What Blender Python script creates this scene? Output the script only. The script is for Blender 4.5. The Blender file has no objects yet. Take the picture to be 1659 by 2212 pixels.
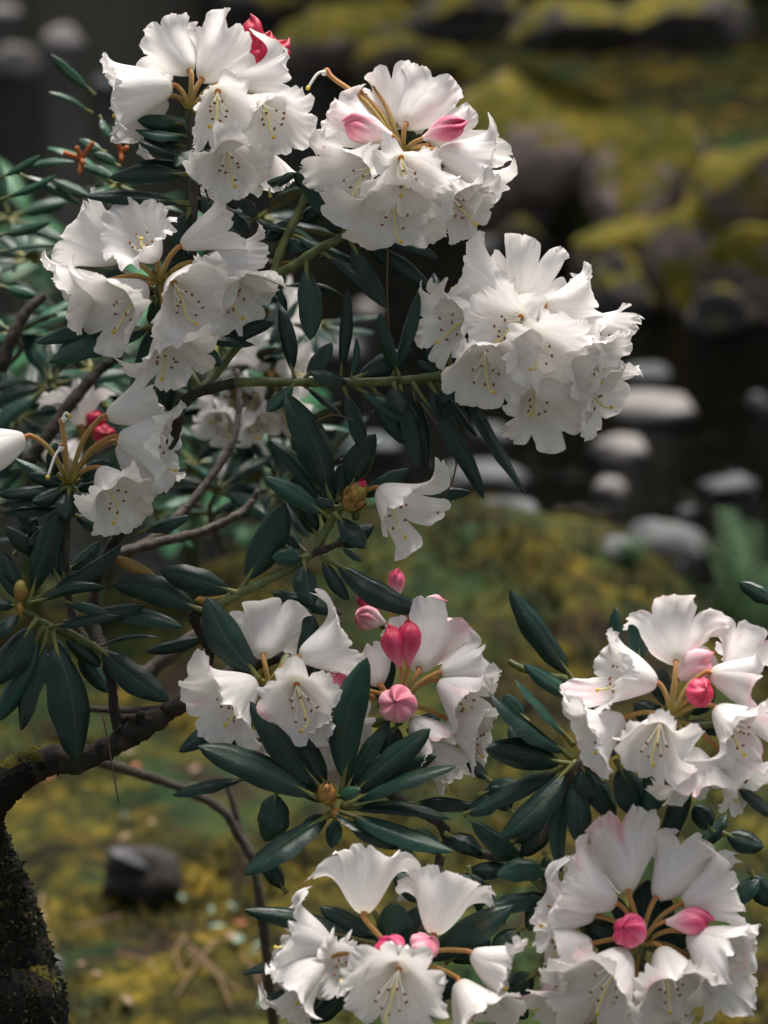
import bpy, math, random
import numpy as np
from mathutils import Vector

# ------------------------------------------------------------------ camera, sky, sun, exposure
sc = bpy.context.scene
H = 1.40                      # eye height (m)
PITCH = math.radians(20.0)    # looking down
D0 = 1.763                    # focus distance (m)
S = 0.0003                    # metres per photo unit (photo 1659 x 2212 units) at the focus distance
cam_d = bpy.data.cameras.new('camera'); cam = bpy.data.objects.new('camera', cam_d)
sc.collection.objects.link(cam); sc.camera = cam
cam.location = (0, 0, H); cam.rotation_euler = (math.pi/2 - PITCH, 0, 0)
cam_d.sensor_fit = 'HORIZONTAL'; cam_d.sensor_width = 24.0; cam_d.lens = 85.0
cam_d.clip_start = 0.05; cam_d.clip_end = 500
cam_d.dof.use_dof = True; cam_d.dof.focus_distance = D0 - 0.01
cam_d.dof.aperture_fstop = 4.8; cam_d.dof.aperture_blades = 9

SUN_EL, SUN_AZ = math.radians(66), math.radians(18)      # azimuth from +Y towards +X
w = bpy.data.worlds.new('World'); sc.world = w; w.use_nodes = True
nt = w.node_tree; nt.nodes.clear()
sky = nt.nodes.new('ShaderNodeTexSky'); sky.sky_type = 'NISHITA'; sky.sun_disc = False
sky.sun_elevation = SUN_EL; sky.sun_rotation = SUN_AZ
sky.dust_density = 4.0; sky.air_density = 1.2
hs = nt.nodes.new('ShaderNodeHueSaturation'); hs.inputs['Saturation'].default_value = 0.30   # overcast: greyer sky
bg = nt.nodes.new('ShaderNodeBackground'); bg.inputs['Strength'].default_value = 0.05
out = nt.nodes.new('ShaderNodeOutputWorld')
nt.links.new(sky.outputs[0], hs.inputs['Color']); nt.links.new(hs.outputs[0], bg.inputs['Color'])
nt.links.new(bg.outputs[0], out.inputs['Surface'])
sl = bpy.data.lights.new('sun', 'SUN'); sl.energy = 3.2; sl.angle = math.radians(34); sl.color = (1.0, 0.925, 0.86)
so = bpy.data.objects.new('sun', sl); sc.collection.objects.link(so)
sdir = Vector((math.sin(SUN_AZ)*math.cos(SUN_EL), math.cos(SUN_AZ)*math.cos(SUN_EL), math.sin(SUN_EL)))
so.rotation_euler = sdir.to_track_quat('Z', 'Y').to_euler(); so.location = (0, 0, 6)
vs = sc.view_settings; vs.view_transform = 'Standard'; vs.look = 'None'; vs.gamma = 1.0
vs.exposure = 1.25
sc.render.engine = 'CYCLES'

# ------------------------------------------------------------------ frames
CP, SP = math.cos(PITCH), math.sin(PITCH)
RIGHT = np.array([1., 0, 0]); FWD = np.array([0, CP, -SP]); UP = np.array([0, SP, CP])
CAM = np.array([0, 0, H])
def P(x, y, off=0.0):
    """a point of the plant: photo units x, y and off units nearer than the focus plane"""
    dep = D0 - off*S; k = S*dep/D0
    return CAM + FWD*dep + RIGHT*((x-829.5)*k) + UP*((1106-y)*k)
def V(dx, dy, tow, off=0.0):
    k = S*(D0 - off*S)/D0
    return (RIGHT*dx - UP*dy - FWD*tow)*k
def G(x, y, z):
    """where the line of sight through x, y meets height z"""
    d = FWD*D0 + RIGHT*((x-829.5)*S) + UP*((1106-y)*S)
    return CAM + d*((z-H)/d[2])
def nrm(v):
    v = np.asarray(v, float); n = np.linalg.norm(v); return v/n if n > 1e-12 else v

rng = np.random.default_rng(7); random.seed(7)
COL = sc.collection
ORG = {}

# ------------------------------------------------------------------ mesh helpers
def mk(name, verts, faces, mats, parent=None, origin=None, smooth=True, midx=None, uv=None):
    verts = np.asarray(verts, float)
    if origin is None: origin = verts.mean(0)
    origin = np.asarray(origin, float)
    me = bpy.data.meshes.new(name)
    me.from_pydata((verts-origin).tolist(), [], faces)
    if not isinstance(mats, (list, tuple)): mats = [mats]
    for m in mats: me.materials.append(m)
    if midx is not None: me.polygons.foreach_set('material_index', np.asarray(midx, dtype=np.int32))
    me.polygons.foreach_set('use_smooth', np.full(len(me.polygons), smooth, dtype=bool))
    if uv is not None:
        ul = me.uv_layers.new(name='uv')
        vi = np.empty(len(me.loops), dtype=np.int32); me.loops.foreach_get('vertex_index', vi)
        ul.data.foreach_set('uv', np.asarray(uv, dtype=np.float32)[vi].ravel())
    me.update()
    o = bpy.data.objects.new(name, me); COL.objects.link(o)
    ORG[o.name] = origin
    if parent is not None:
        o.parent = parent; o.location = (origin - ORG[parent.name]).tolist()
    else: o.location = origin.tolist()
    return o
def empty(name, loc):
    o = bpy.data.objects.new(name, None); COL.objects.link(o); o.location = tuple(loc); o.empty_display_size = .05
    ORG[o.name] = np.asarray(loc, float); return o
def tag(o, label, cat, group=None):
    o['label'] = label; o['category'] = cat
    if group: o['group'] = group
    return o
def grid_faces(nr, nc, closed=False, base=0):
    f = []
    m = nc if closed else nc-1
    for i in range(nr-1):
        for j in range(m):
            a = base+i*nc+j; b = base+i*nc+(j+1) % nc
            f.append((a, b, b+nc, a+nc))
    return f
def spline(pts, n):
    """Catmull-Rom through pts (any dimension), n samples"""
    pts = np.asarray(pts, float)
    if len(pts) == 2: 
        t = np.linspace(0, 1, n)[:, None]; return pts[0]*(1-t)+pts[1]*t
    p = np.vstack([2*pts[0]-pts[1], pts, 2*pts[-1]-pts[-2]])
    m = len(pts)-1; t = np.linspace(0, m-1e-9, n); i = t.astype(int); u = (t-i)[:, None]
    a, b, c, d = p[i], p[i+1], p[i+2], p[i+3]
    return .5*((2*b)+(-a+c)*u+(2*a-5*b+4*c-d)*u**2+(-a+3*b-3*c+d)*u**3)
def tube(path, rad, k=8, cap=True, bump=0.0, rg=None, base=0):
    path = np.asarray(path, float); n = len(path); rad = np.broadcast_to(np.asarray(rad, float), (n,))
    tan = np.gradient(path, axis=0); tan /= np.linalg.norm(tan, axis=1)[:, None]+1e-12
    ref = np.array([0, 0, 1.]) if abs(tan[0][2]) < .9 else np.array([1., 0, 0])
    u = nrm(np.cross(ref, tan[0])); vs_ = []; uv = []
    for i in range(n):
        u = nrm(u - tan[i]*np.dot(u, tan[i])); v = np.cross(tan[i], u)
        for j in range(k):
            a = 2*math.pi*j/k
            r = rad[i]*(1 + (rg.normal()*bump if bump else 0))
            vs_.append(path[i]+(u*math.cos(a)+v*math.sin(a))*r); uv.append((j/k, i/(n-1)))
    f = grid_faces(n, k, True, base)
    if cap:
        vs_.append(path[0]); uv.append((.5, 0)); vs_.append(path[-1]+tan[-1]*rad[-1]*.6); uv.append((.5, 1))
        c0 = base+n*k; c1 = c0+1
        for j in range(k):
            f.append((c0, base+(j+1) % k, base+j)); f.append((c1, base+(n-1)*k+j, base+(n-1)*k+(j+1) % k))
    return vs_, f, uv
class Acc:
    def __init__(s): s.v = []; s.f = []; s.m = []; s.uv = []
    def add(s, v, f, m=0, uv=None):
        b = len(s.v); s.v += list(v); s.f += [tuple(i+b for i in q) for q in f]; s.m += [m]*len(f)
        s.uv += list(uv) if uv is not None else [(0, 0)]*len(v)
    def tube(s, path, rad, k=8, m=0, **kw):
        v, f, uv = tube(path, rad, k, **kw); s.add(v, f, m, uv)
    def ball(s, c, ax, r, ln, m=0, k=7, n=6):
        a = nrm(ax); t = np.linspace(0.02, math.pi-.02, n)
        path = [np.asarray(c)-a*math.cos(x)*ln for x in t]
        s.tube(path, np.sin(t)*r, k, m)
    def build(s, name, mats, parent=None, origin=None, **kw):
        return mk(name, s.v, s.f, mats, parent, origin, midx=s.m, uv=s.uv, **kw)

# ------------------------------------------------------------------ materials
def mat(name):
    m = bpy.data.materials.new(name); m.use_nodes = True
    n = m.node_tree; n.nodes.clear()
    o = n.nodes.new('ShaderNodeOutputMaterial'); b = n.nodes.new('ShaderNodeBsdfPrincipled')
    n.links.new(b.outputs[0], o.inputs['Surface'])
    return m, n, b, o
def ramp(n, stops, fac=None):
    r = n.nodes.new('ShaderNodeValToRGB'); e = r.color_ramp.elements
    while len(e) > 1: e.remove(e[0])
    e[0].position = stops[0][0]; e[0].color = (*stops[0][1], 1)
    for p, c in stops[1:]:
        q = e.new(p); q.color = (*c, 1)
    if fac is not None: n.links.new(fac, r.inputs['Fac'])
    return r
def noise(n, scale, det=4, rough=.55, coord=None, dist=0.0):
    t = n.nodes.new('ShaderNodeTexNoise'); t.inputs['Scale'].default_value = scale
    t.inputs['Detail'].default_value = det; t.inputs['Roughness'].default_value = rough; t.inputs['Distortion'].default_value = dist
    if coord is None:
        c = n.nodes.new('ShaderNodeNewGeometry'); coord = c.outputs['Position']
    n.links.new(coord, t.inputs['Vector']); return t
def mixc(n, a, b, fac, mode='MIX'):
    m = n.nodes.new('ShaderNodeMix'); m.data_type = 'RGBA'; m.blend_type = mode
    for s_, v in ((m.inputs[0], fac), (m.inputs[6], a), (m.inputs[7], b)):
        if isinstance(v, (int, float)): s_.default_value = v
        elif isinstance(v, tuple): s_.default_value = (*v, 1)
        else: n.links.new(v, s_)
    return m.outputs[2]
def mth(n, op, a, b=0.0, c=0.0):
    m = n.nodes.new('ShaderNodeMath'); m.operation = op
    for s_, v in zip(m.inputs, (a, b, c)):
        if isinstance(v, (int, float)): s_.default_value = v
        else: n.links.new(v, s_)
    return m.outputs[0]
def bump(n, b, h, strength=.3, dist=.002):
    q = n.nodes.new('ShaderNodeBump'); q.inputs['Strength'].default_value = strength; q.inputs['Distance'].default_value = dist
    n.links.new(h, q.inputs['Height']); n.links.new(q.outputs[0], b.inputs['Normal']); return q
def sepuv(n):
    c = n.nodes.new('ShaderNodeUVMap'); s_ = n.nodes.new('ShaderNodeSeparateXYZ'); n.links.new(c.outputs[0], s_.inputs[0])
    return c, s_
def stretched_uv(n, uvn, sx, sy, rand=True):
    mp = n.nodes.new('ShaderNodeMapping'); mp.inputs['Scale'].default_value = (sx, sy, 1)
    n.links.new(uvn.outputs[0], mp.inputs['Vector'])
    if rand:
        oi = n.nodes.new('ShaderNodeObjectInfo'); cb = n.nodes.new('ShaderNodeCombineXYZ')
        v = mth(n, 'MULTIPLY', oi.outputs['Random'], 40.0); n.links.new(v, cb.inputs[0]); n.links.new(v, cb.inputs[2])
        n.links.new(cb.outputs[0], mp.inputs['Location'])
    return mp.outputs[0]

def petal_material(name, pink):
    m, n, b, o = mat(name)
    uvn, su = sepuv(n)
    white = (0.84, 0.82, 0.81)
    vein = noise(n, 1.0, 3, .5, stretched_uv(n, uvn, 34, 2.2))
    vr = ramp(n, [(0.42, (1, 1, 1)), (0.60, (0.93, 0.925, 0.925))], vein.outputs[0])
    col = mixc(n, white, vr.outputs[0], 1.0, 'MULTIPLY')
    thr = ramp(n, [(0.0, (1, 1, 1)), (0.22, (0, 0, 0))], su.outputs[1])
    col = mixc(n, col, (0.66, 0.66, 0.46), mth(n, 'MULTIPLY', thr.outputs[0], .55))
    # pink blush left from the bud
    bn = noise(n, 1.0, 2, .5, stretched_uv(n, uvn, 5, 1.6))
    br = ramp(n, [(0.58 if pink else .70, (0, 0, 0)), (0.82, (1, 1, 1))], bn.outputs[0])
    edge = ramp(n, [(0.3, (.3, .3, .3)), (1.0, (1, 1, 1))], su.outputs[1])
    col = mixc(n, col, (0.78, 0.22, 0.36), mth(n, 'MULTIPLY', mth(n, 'MULTIPLY', br.outputs[0], edge.outputs[0]), .75 if pink else .18))
    # rusty bruises
    sn = noise(n, 95, 1.5, .5)
    sr = ramp(n, [(0.765, (0, 0, 0)), (0.80, (1, 1, 1))], sn.outputs[0])
    col = mixc(n, col, (0.36, 0.11, 0.04), mth(n, 'MULTIPLY', sr.outputs[0], .75))
    n.links.new(col, b.inputs['Base Color']); b.inputs['Roughness'].default_value = .62
    b.inputs['Specular IOR Level'].default_value = .25
    wr = noise(n, 1.0, 4, .6, stretched_uv(n, uvn, 7, 4.0))
    h = mth(n, 'ADD', mth(n, 'MULTIPLY', vein.outputs[0], .22), wr.outputs[0])
    bump(n, b, h, .40, .0016)
    tr = n.nodes.new('ShaderNodeBsdfTranslucent'); n.links.new(col, tr.inputs[0])
    mx = n.nodes.new('ShaderNodeMixShader'); mx.inputs[0].default_value = .34
    n.links.new(b.outputs[0], mx.inputs[1]); n.links.new(tr.outputs[0], mx.inputs[2]); n.links.new(mx.outputs[0], o.inputs[0])
    return m
M = {}
M['petal'] = petal_material('petal_white', False)
M['petal_pink'] = petal_material('petal_white_blushed_pink', True)

def simple(name, col, rough=.5, nscale=None, var=.25, bstr=0, spec=.5, bdist=.001):
    m, n, b, o = mat(name)
    b.inputs['Roughness'].default_value = rough; b.inputs['Specular IOR Level'].default_value = spec
    if nscale:
        t = noise(n, nscale, 4)
        c0 = tuple(c*(1-var) for c in col); c1 = tuple(min(1, c*(1+var)) for c in col)
        r = ramp(n, [(.3, c0), (.7, c1)], t.outputs[0]); n.links.new(r.outputs[0], b.inputs['Base Color'])
        if bstr: bump(n, b, t.outputs[0], bstr, bdist)
    else: b.inputs['Base Color'].default_value = (*col, 1)
    return m
M['filament'] = simple('filament', (.80, .80, .72), .5)
M['anther'] = simple('anther', (.27, .10, .03), .7, 900, .4)
M['pistil'] = simple('pistil', (.72, .64, .28), .5)
M['stigma'] = simple('stigma', (.68, .50, .06), .6)
# flower stalk: yellow-green at the foot, rusty hairs towards the flower
def stalk_material():
    m, n, b, o = mat('flower_stalk'); uvn, su = sepuv(n)
    t = noise(n, 700, 3)
    f = mth(n, 'ADD', su.outputs[1], mth(n, 'MULTIPLY', mth(n, 'SUBTRACT', t.outputs[0], .5), .5))
    r = ramp(n, [(0.0, (.22, .20, .035)), (.45, (.36, .20, .045)), (1.0, (.42, .15, .045))], f)
    n.links.new(r.outputs[0], b.inputs['Base Color']); b.inputs['Roughness'].default_value = .8
    b.inputs['Sheen Weight'].default_value = .3; bump(n, b, t.outputs[0], .6, .001); return m
M['stalk'] = stalk_material()
M['stalk_green'] = simple('flower_stalk_pale', (.38, .27, .08), .7, 500, .25, .4)
M['bract'] = simple('bract', (.24, .19, .03), .5, 220, .5, .3)
M['scale'] = simple('bud_scale', (.30, .15, .035), .6, 180, .6, .4)
def bud_material(name, base, mid, tip):
    m, n, b, o = mat(name); uvn, su = sepuv(n)
    t = noise(n, 1.0, 3, .5, stretched_uv(n, uvn, 13, 1.6))
    f = mth(n, 'ADD', su.outputs[1], mth(n, 'MULTIPLY', mth(n, 'SUBTRACT', t.outputs[0], .5), .95))
    r = ramp(n, [(.05, base), (.5, mid), (.93, tip)], f)
    n.links.new(r.outputs[0], b.inputs['Base Color']); b.inputs['Roughness'].default_value = .55
    b.inputs['Subsurface Weight'].default_value = .15; b.inputs['Subsurface Radius'].default_value = (.004, .002, .002)
    bump(n, b, t.outputs[0], .3, .002); return m
M['bud_deep'] = bud_material('bud_deep_pink', (.68, .20, .28), (.55, .045, .13), (.42, .006, .045))
M['bud_mid'] = bud_material('bud_pink', (.80, .60, .60), (.70, .20, .30), (.48, .02, .10))
M['bud_pale'] = bud_material('bud_pale_pink', (.80, .70, .69), (.78, .52, .55), (.66, .18, .26))
M['bud_red'] = bud_material('bud_crimson', (.50, .01, .08), (.46, .003, .05), (.36, .002, .03))
def leaf_material(name, a, c, rib, rough=.37, dust=True):
    m, n, b, o = mat(name); uvn, su = sepuv(n)
    oi = n.nodes.new('ShaderNodeObjectInfo')
    t = noise(n, 60, 4)
    r = ramp(n, [(.3, a), (.7, c)], t.outputs[0])
    col = mixc(n, r.outputs[0], (.6, .6, .6), mth(n, 'MULTIPLY', oi.outputs['Random'], .35), 'MULTIPLY')
    col = mixc(n, col, tuple(min(.5, q*2.6+.006) for q in c), mth(n, 'MULTIPLY', mth(n, 'POWER', oi.outputs['Random'], 5.0), .8))
    d = mth(n, 'ABSOLUTE', mth(n, 'SUBTRACT', su.outputs[0], .5))
    wdt = mth(n, 'MULTIPLY_ADD', su.outputs[1], -.028, .036)
    rb = mth(n, 'LESS_THAN', d, wdt)
    col = mixc(n, col, rib, mth(n, 'MULTIPLY', rb, .55))
    # side veins
    wv = n.nodes.new('ShaderNodeTexWave'); wv.inputs['Scale'].default_value = 3.0; wv.inputs['Distortion'].default_value = 1.2
    wv.bands_direction = 'Y'
    cb = n.nodes.new('ShaderNodeCombineXYZ')
    n.links.new(mth(n, 'SUBTRACT', su.outputs[1], mth(n, 'MULTIPLY', d, .55)), cb.inputs[1]); n.links.new(d, cb.inputs[0])
    n.links.new(cb.outputs[0], wv.inputs['Vector'])
    if dust:
        dn = noise(n, 420, 5, .7); dm = noise(n, 35, 2)
        dr = ramp(n, [(.60, (0, 0, 0)), (.78, (1, 1, 1))], dn.outputs[0])
        dk = ramp(n, [(.45, (0, 0, 0)), (.75, (1, 1, 1))], dm.outputs[0])
        col = mixc(n, col, (.30, .32, .30), mth(n, 'MULTIPLY', mth(n, 'MULTIPLY', dr.outputs[0], dk.outputs[0]), .40))
    n.links.new(col, b.inputs['Base Color'])
    bs = noise(n, 26, 3, .6); bsr = ramp(n, [(.66, (0, 0, 0)), (.74, (1, 1, 1))], bs.outputs[0])
    col = mixc(n, col, (.07, .045, .018), mth(n, 'MULTIPLY', bsr.outputs[0], .6))
    n.links.new(col, b.inputs['Base Color'])
    rr = ramp(n, [(.3, (rough-.08,)*3), (.75, (rough+.16,)*3)], t.outputs[0]); n.links.new(rr.outputs[0], b.inputs['Roughness'])
    b.inputs['Specular IOR Level'].default_value = .33
    fine = noise(n, 500, 3)
    hgt = mth(n, 'ADD', mth(n, 'MULTIPLY', wv.outputs[1], .09), mth(n, 'MULTIPLY', fine.outputs[0], .5))
    bump(n, b, hgt, .22, .0015); return m
M['leaf'] = leaf_material('leaf_dark_green', (.0032, .017, .0125), (.0065, .028, .0195), (.042, .075, .034))
M['leaf_light'] = leaf_material('leaf_fresh_green', (.008, .040, .024), (.015, .060, .032), (.06, .10, .045), .38, False)
M['leaf_orange'] = leaf_material('leaf_turning_orange', (.30, .09, .02), (.16, .12, .03), (.40, .26, .05), .5, False)
M['leaf_back'] = simple('leaf_underside', (.10, .095, .05), .8, 150, .4)
M['petiole'] = simple('leaf_stalk', (.13, .14, .035), .55, 120, .4)
M['stem_green'] = simple('green_stem', (.085, .11, .03), .55, 110, .45, .3)
def bark_material(name, a, c, d):
    m, n, b, o = mat(name); uvn, su = sepuv(n)
    t = noise(n, 90, 6, .65); t2 = noise(n, 18, 3)
    r = ramp(n, [(.25, a), (.5, c), (.75, d)], t.outputs[0])
    col = mixc(n, r.outputs[0], (.45, .42, .4), mth(n, 'MULTIPLY', t2.outputs[0], .8), 'MULTIPLY')
    n.links.new(col, b.inputs['Base Color']); b.inputs['Roughness'].default_value = .85
    bump(n, b, t.outputs[0], 1.0, .004); return m
M['bark'] = bark_material('bark_brown', (.009, .007, .006), (.032, .025, .020), (.085, .066, .052))
M['twig'] = bark_material('bark_grey', (.03, .026, .022), (.09, .075, .065), (.17, .145, .12))
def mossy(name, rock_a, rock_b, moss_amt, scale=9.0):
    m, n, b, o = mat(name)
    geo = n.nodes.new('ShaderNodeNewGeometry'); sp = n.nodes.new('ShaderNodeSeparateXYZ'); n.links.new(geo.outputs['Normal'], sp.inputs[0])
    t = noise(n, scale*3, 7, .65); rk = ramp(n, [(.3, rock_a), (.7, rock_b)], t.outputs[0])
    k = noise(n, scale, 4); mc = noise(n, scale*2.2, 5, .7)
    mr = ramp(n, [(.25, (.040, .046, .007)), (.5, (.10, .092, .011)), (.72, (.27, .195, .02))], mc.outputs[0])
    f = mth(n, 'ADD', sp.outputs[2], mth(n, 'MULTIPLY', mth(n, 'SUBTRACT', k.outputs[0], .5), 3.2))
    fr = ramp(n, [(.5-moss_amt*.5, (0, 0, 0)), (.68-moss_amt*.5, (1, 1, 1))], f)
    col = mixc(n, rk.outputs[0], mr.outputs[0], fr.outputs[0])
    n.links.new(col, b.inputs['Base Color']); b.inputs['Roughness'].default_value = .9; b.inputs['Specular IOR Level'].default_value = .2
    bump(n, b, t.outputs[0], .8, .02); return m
M['boulder'] = mossy('boulder_mossy', (.05, .042, .040), (.34, .265, .24), .35)
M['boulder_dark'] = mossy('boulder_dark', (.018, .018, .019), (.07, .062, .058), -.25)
M['boulder_moss'] = mossy('boulder_thick_moss', (.05, .04, .04), (.24, .18, .16), .75)
def stone(name, a, c):
    m, n, b, o = mat(name); t = noise(n, 26, 7, .65)
    r = ramp(n, [(.3, a), (.7, c)], t.outputs[0])
    geo = n.nodes.new('ShaderNodeNewGeometry'); sp = n.nodes.new('ShaderNodeSeparateXYZ'); n.links.new(geo.outputs['Position'], sp.inputs[0])
    wet = ramp(n, [(0, (1, 1, 1)), (1, (0, 0, 0))], mth(n, 'MULTIPLY', mth(n, 'ADD', sp.outputs[2], .15+.0), 45.0))
    col = mixc(n, r.outputs[0], (.25, .27, .29), wet.outputs[0], 'MULTIPLY')      # wet band at the water line
    n.links.new(col, b.inputs['Base Color']); b.inputs['Roughness'].default_value = .7
    bump(n, b, t.outputs[0], .5, .01); return m
M['stone_pale'] = stone('stone_pale', (.12, .112, .106), (.25, .232, .218))
M['stone_white'] = stone('stone_whitish', (.42, .38, .35), (.66, .60, .56))
M['stone_grey'] = stone('stone_grey', (.04, .045, .049), (.095, .098, .10))
M['stone_blue'] = stone('stone_blue_grey', (.03, .038, .045), (.07, .082, .09))

# ------------------------------------------------------------------ ground, stream
def sstep(a, b, x):
    t = np.clip((x-a)/(b-a), 0, 1); return t*t*(3-2*t)
_ph = rng.uniform(0, 6.28, (40, 3)); _fr = rng.normal(size=(40, 2))
def wob(x, y, f):
    z = 0
    for i in range(8):
        z = z + np.sin(_fr[i, 0]*f*x+_fr[i, 1]*f*y+_ph[i, 0])
    return z/8
WATER = -0.15
FX = np.array([-40, -6, -1.6, -0.5, -0.12, 0.15, 0.42, 0.85, 1.6, 6, 40.]); FY = np.array([16, 14, 11.5, 9.6, 8.0, 6.5, 5.9, 5.3, 4.9, 4.6, 4.6])
def far_shore(x): return np.interp(x, FX, FY)
def near_shore(x): return 3.72 - .18*sstep(.2, .6, x) + .25*sstep(.5, 1.6, -x) + .03*np.sin(x*7)
def height(x, y):
    near = .030*wob(x, y, 4.2) + .022*wob(x, y, 13) + .014*wob(y, -x, 22) + .004*wob(x, y, 40) + .004*wob(y, x, 75)
    near = near + .135*np.exp(-(np.abs(x-.12)/.32)**3-(np.abs(y-3.42)/.30)**2.6) - .14*sstep(.28, .75, x)*sstep(2.7, 3.4, y)
    m1 = sstep(near_shore(x)-.16, near_shore(x)+.22, y)
    h = near*(1-m1) + (-.36 + .03*wob(x, y, 6))*m1
    yf = far_shore(x); m2 = sstep(yf-.25, yf+.30, y)
    far = -.04 + .045*np.clip(y-yf, 0, 60) + .07*wob(x, y, 2.5) + .03*wob(x, y, 7)
    return h*(1-m2) + far*m2
def axis(segs):
    a = [];
    for lo, hi, st in segs: a += list(np.arange(lo, hi, st))
    a.append(segs[-1][1]); return np.array(a)
gx = axis([(-60, -6, 3), (-6, -1.4, .25), (-1.4, 1.4, .016), (1.4, 6, .25), (6, 60, 3)])
gy = axis([(-40, 0, 4), (0, 2.0, .2), (2.0, 4.3, .016), (4.3, 10, .05), (10, 16, .3), (16, 120, 5)])
XX, YY = np.meshgrid(gx, gy); ZZ = height(XX, YY)
gv = np.stack([XX, YY, ZZ], -1).reshape(-1, 3)
def ground_material():
    m, n, b, o = mat('moss_ground')
    t = noise(n, 14, 6, .7); t2 = noise(n, 3.2, 3); t3 = noise(n, 70, 4, .7)
    mr = ramp(n, [(.34, (.006, .007, .003)), (.46, (.024, .023, .006)), (.56, (.066, .054, .008)), (.68, (.17, .12, .017))], mth(n, 'MULTIPLY_ADD', mth(n, 'SUBTRACT', noise(n, 34, 4, .6).outputs[0], .5), .45, t.outputs[0]))
    gr = ramp(n, [(.47, (0, 0, 0)), (.58, (1, 1, 1))], t2.outputs[0])
    col = mixc(n, mr.outputs[0], (.015, .045, .018), mth(n, 'MULTIPLY', gr.outputs[0], .62))
    sr = ramp(n, [(.36, (1, 1, 1)), (.46, (0, 0, 0))], noise(n, 8, 4).outputs[0])
    col = mixc(n, col, (.022, .015, .011), mth(n, 'MULTIPLY', sr.outputs[0], .9))       # bare soil
    geo = n.nodes.new('ShaderNodeNewGeometry'); sp = n.nodes.new('ShaderNodeSeparateXYZ'); n.links.new(geo.outputs['Position'], sp.inputs[0])
    bed = ramp(n, [(0, (1, 1, 1)), (1, (0, 0, 0))], mth(n, 'MULTIPLY_ADD', sp.outputs[2], 14.0, 2.3))
    bc = ramp(n, [(.3, (.008, .007, .006)), (.55, (.022, .016, .012)), (.75, (.07, .042, .026))], noise(n, 16, 5, .7).outputs[0])
    col = mixc(n, col, bc.outputs[0], bed.outputs[0])
    n.links.new(col, b.inputs['Base Color']); b.inputs['Roughness'].default_value = .95; b.inputs['Specular IOR Level'].default_value = .1
    bump(n, b, mth(n, 'ADD', t.outputs[0], mth(n, 'MULTIPLY', t3.outputs[0], .4)), .9, .02); return m
M['ground'] = ground_material()
g = mk('ground', gv, grid_faces(len(gy), len(gx)), M['ground'], None, (0, 0, 0)); g['kind'] = 'structure'

def water_material():
    m, n, b, o = mat('stream_water')
    n.nodes.remove(b)
    mp = n.nodes.new('ShaderNodeMapping'); mp.inputs['Scale'].default_value = (1.0, 2.4, 1)
    geo = n.nodes.new('ShaderNodeNewGeometry'); n.links.new(geo.outputs['Position'], mp.inputs['Vector'])
    t = noise(n, 9, 4, .6, mp.outputs[0]); t2 = noise(n, 30, 2, .5, mp.outputs[0])
    bp = n.nodes.new('ShaderNodeBump'); bp.inputs['Strength'].default_value = .5; bp.inputs['Distance'].default_value = .02
    n.links.new(mth(n, 'ADD', t.outputs[0], mth(n, 'MULTIPLY', t2.outputs[0], .2)), bp.inputs['Height'])
    fr = n.nodes.new('ShaderNodeFresnel'); fr.inputs[0].default_value = 1.33; n.links.new(bp.outputs[0], fr.inputs['Normal'])
    tr = n.nodes.new('ShaderNodeBsdfTransparent'); tr.inputs[0].default_value = (.20, .23, .225, 1)
    gl = n.nodes.new('ShaderNodeBsdfGlossy'); gl.inputs['Roughness'].default_value = .06; n.links.new(bp.outputs[0], gl.inputs['Normal'])
    mx = n.nodes.new('ShaderNodeMixShader'); n.links.new(fr.outputs[0], mx.inputs[0]); n.links.new(tr.outputs[0], mx.inputs[1]); n.links.new(gl.outputs[0], mx.inputs[2])
    n.links.new(mx.outputs[0], o.inputs['Surface']); return m
M['water'] = water_material()
wx = axis([(-40, -4, 4), (-4, 4, .4), (4, 40, 4)]); wy = axis([(3.3, 12, .4), (12, 18, 1)])
WX, WY = np.meshgrid(wx, wy)
wo = mk('stream', np.stack([WX, WY, np.full_like(WX, WATER)], -1).reshape(-1, 3), grid_faces(len(wy), len(wx)), M['water'], None, (0, 6, WATER)); wo['kind'] = 'structure'

# ------------------------------------------------------------------ stones and boulders
def ico(sub):
    import bmesh
    bm = bmesh.new(); bmesh.ops.create_icosphere(bm, subdivisions=sub, radius=1)
    v = np.array([q.co[:] for q in bm.verts]); f = [tuple(x.index for x in q.verts) for q in bm.faces]; bm.free(); return v, f
ICO4 = ico(4); ICO5 = ico(5)
def rocky(v, amp, r, lumps=7, facet=0.0):
    d = np.zeros(len(v))
    for k in range(lumps):
        dr = nrm(r.normal(size=3)); fq = r.uniform(1.2, 3.2) if k < lumps-2 else r.uniform(5, 9)
        d += (amp if k < lumps-2 else amp*.35)*np.sin(fq*(v@dr)*1.6+r.uniform(0, 6.28))/math.sqrt(lumps)
    out = v*(1+d[:, None])
    for k in range(int(facet)):
        dr = nrm(r.normal(size=3)); c = r.uniform(.62, .85); s_ = out@dr; over = np.clip(s_-c, 0, None); out = out-np.outer(over*.85, dr)
    return out
def rock(name, c, size, material, label, cat, group=None, amp=.16, facet=3, seed=0, yaw=0.0, big=False, tilt=0.0):
    r = np.random.default_rng(seed); v, f = ICO5 if big else ICO4
    v = rocky(v, amp, r, 9 if big else 7, facet)*np.array(size)
    if tilt:
        ct, st = math.cos(tilt), math.sin(tilt); v = v@np.array([[ct, 0, -st], [0, 1, 0], [st, 0, ct]])
    cy, sy = math.cos(yaw), math.sin(yaw); v = v@np.array([[cy, sy, 0], [-sy, cy, 0], [0, 0, 1]])
    o = mk(name, v+np.asarray(c), f, material, None, np.asarray(c)); return tag(o, label, cat, group)
PXM = lambda p: S*np.dot(p-CAM, FWD)/D0      # metres per photo unit at point p
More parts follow.
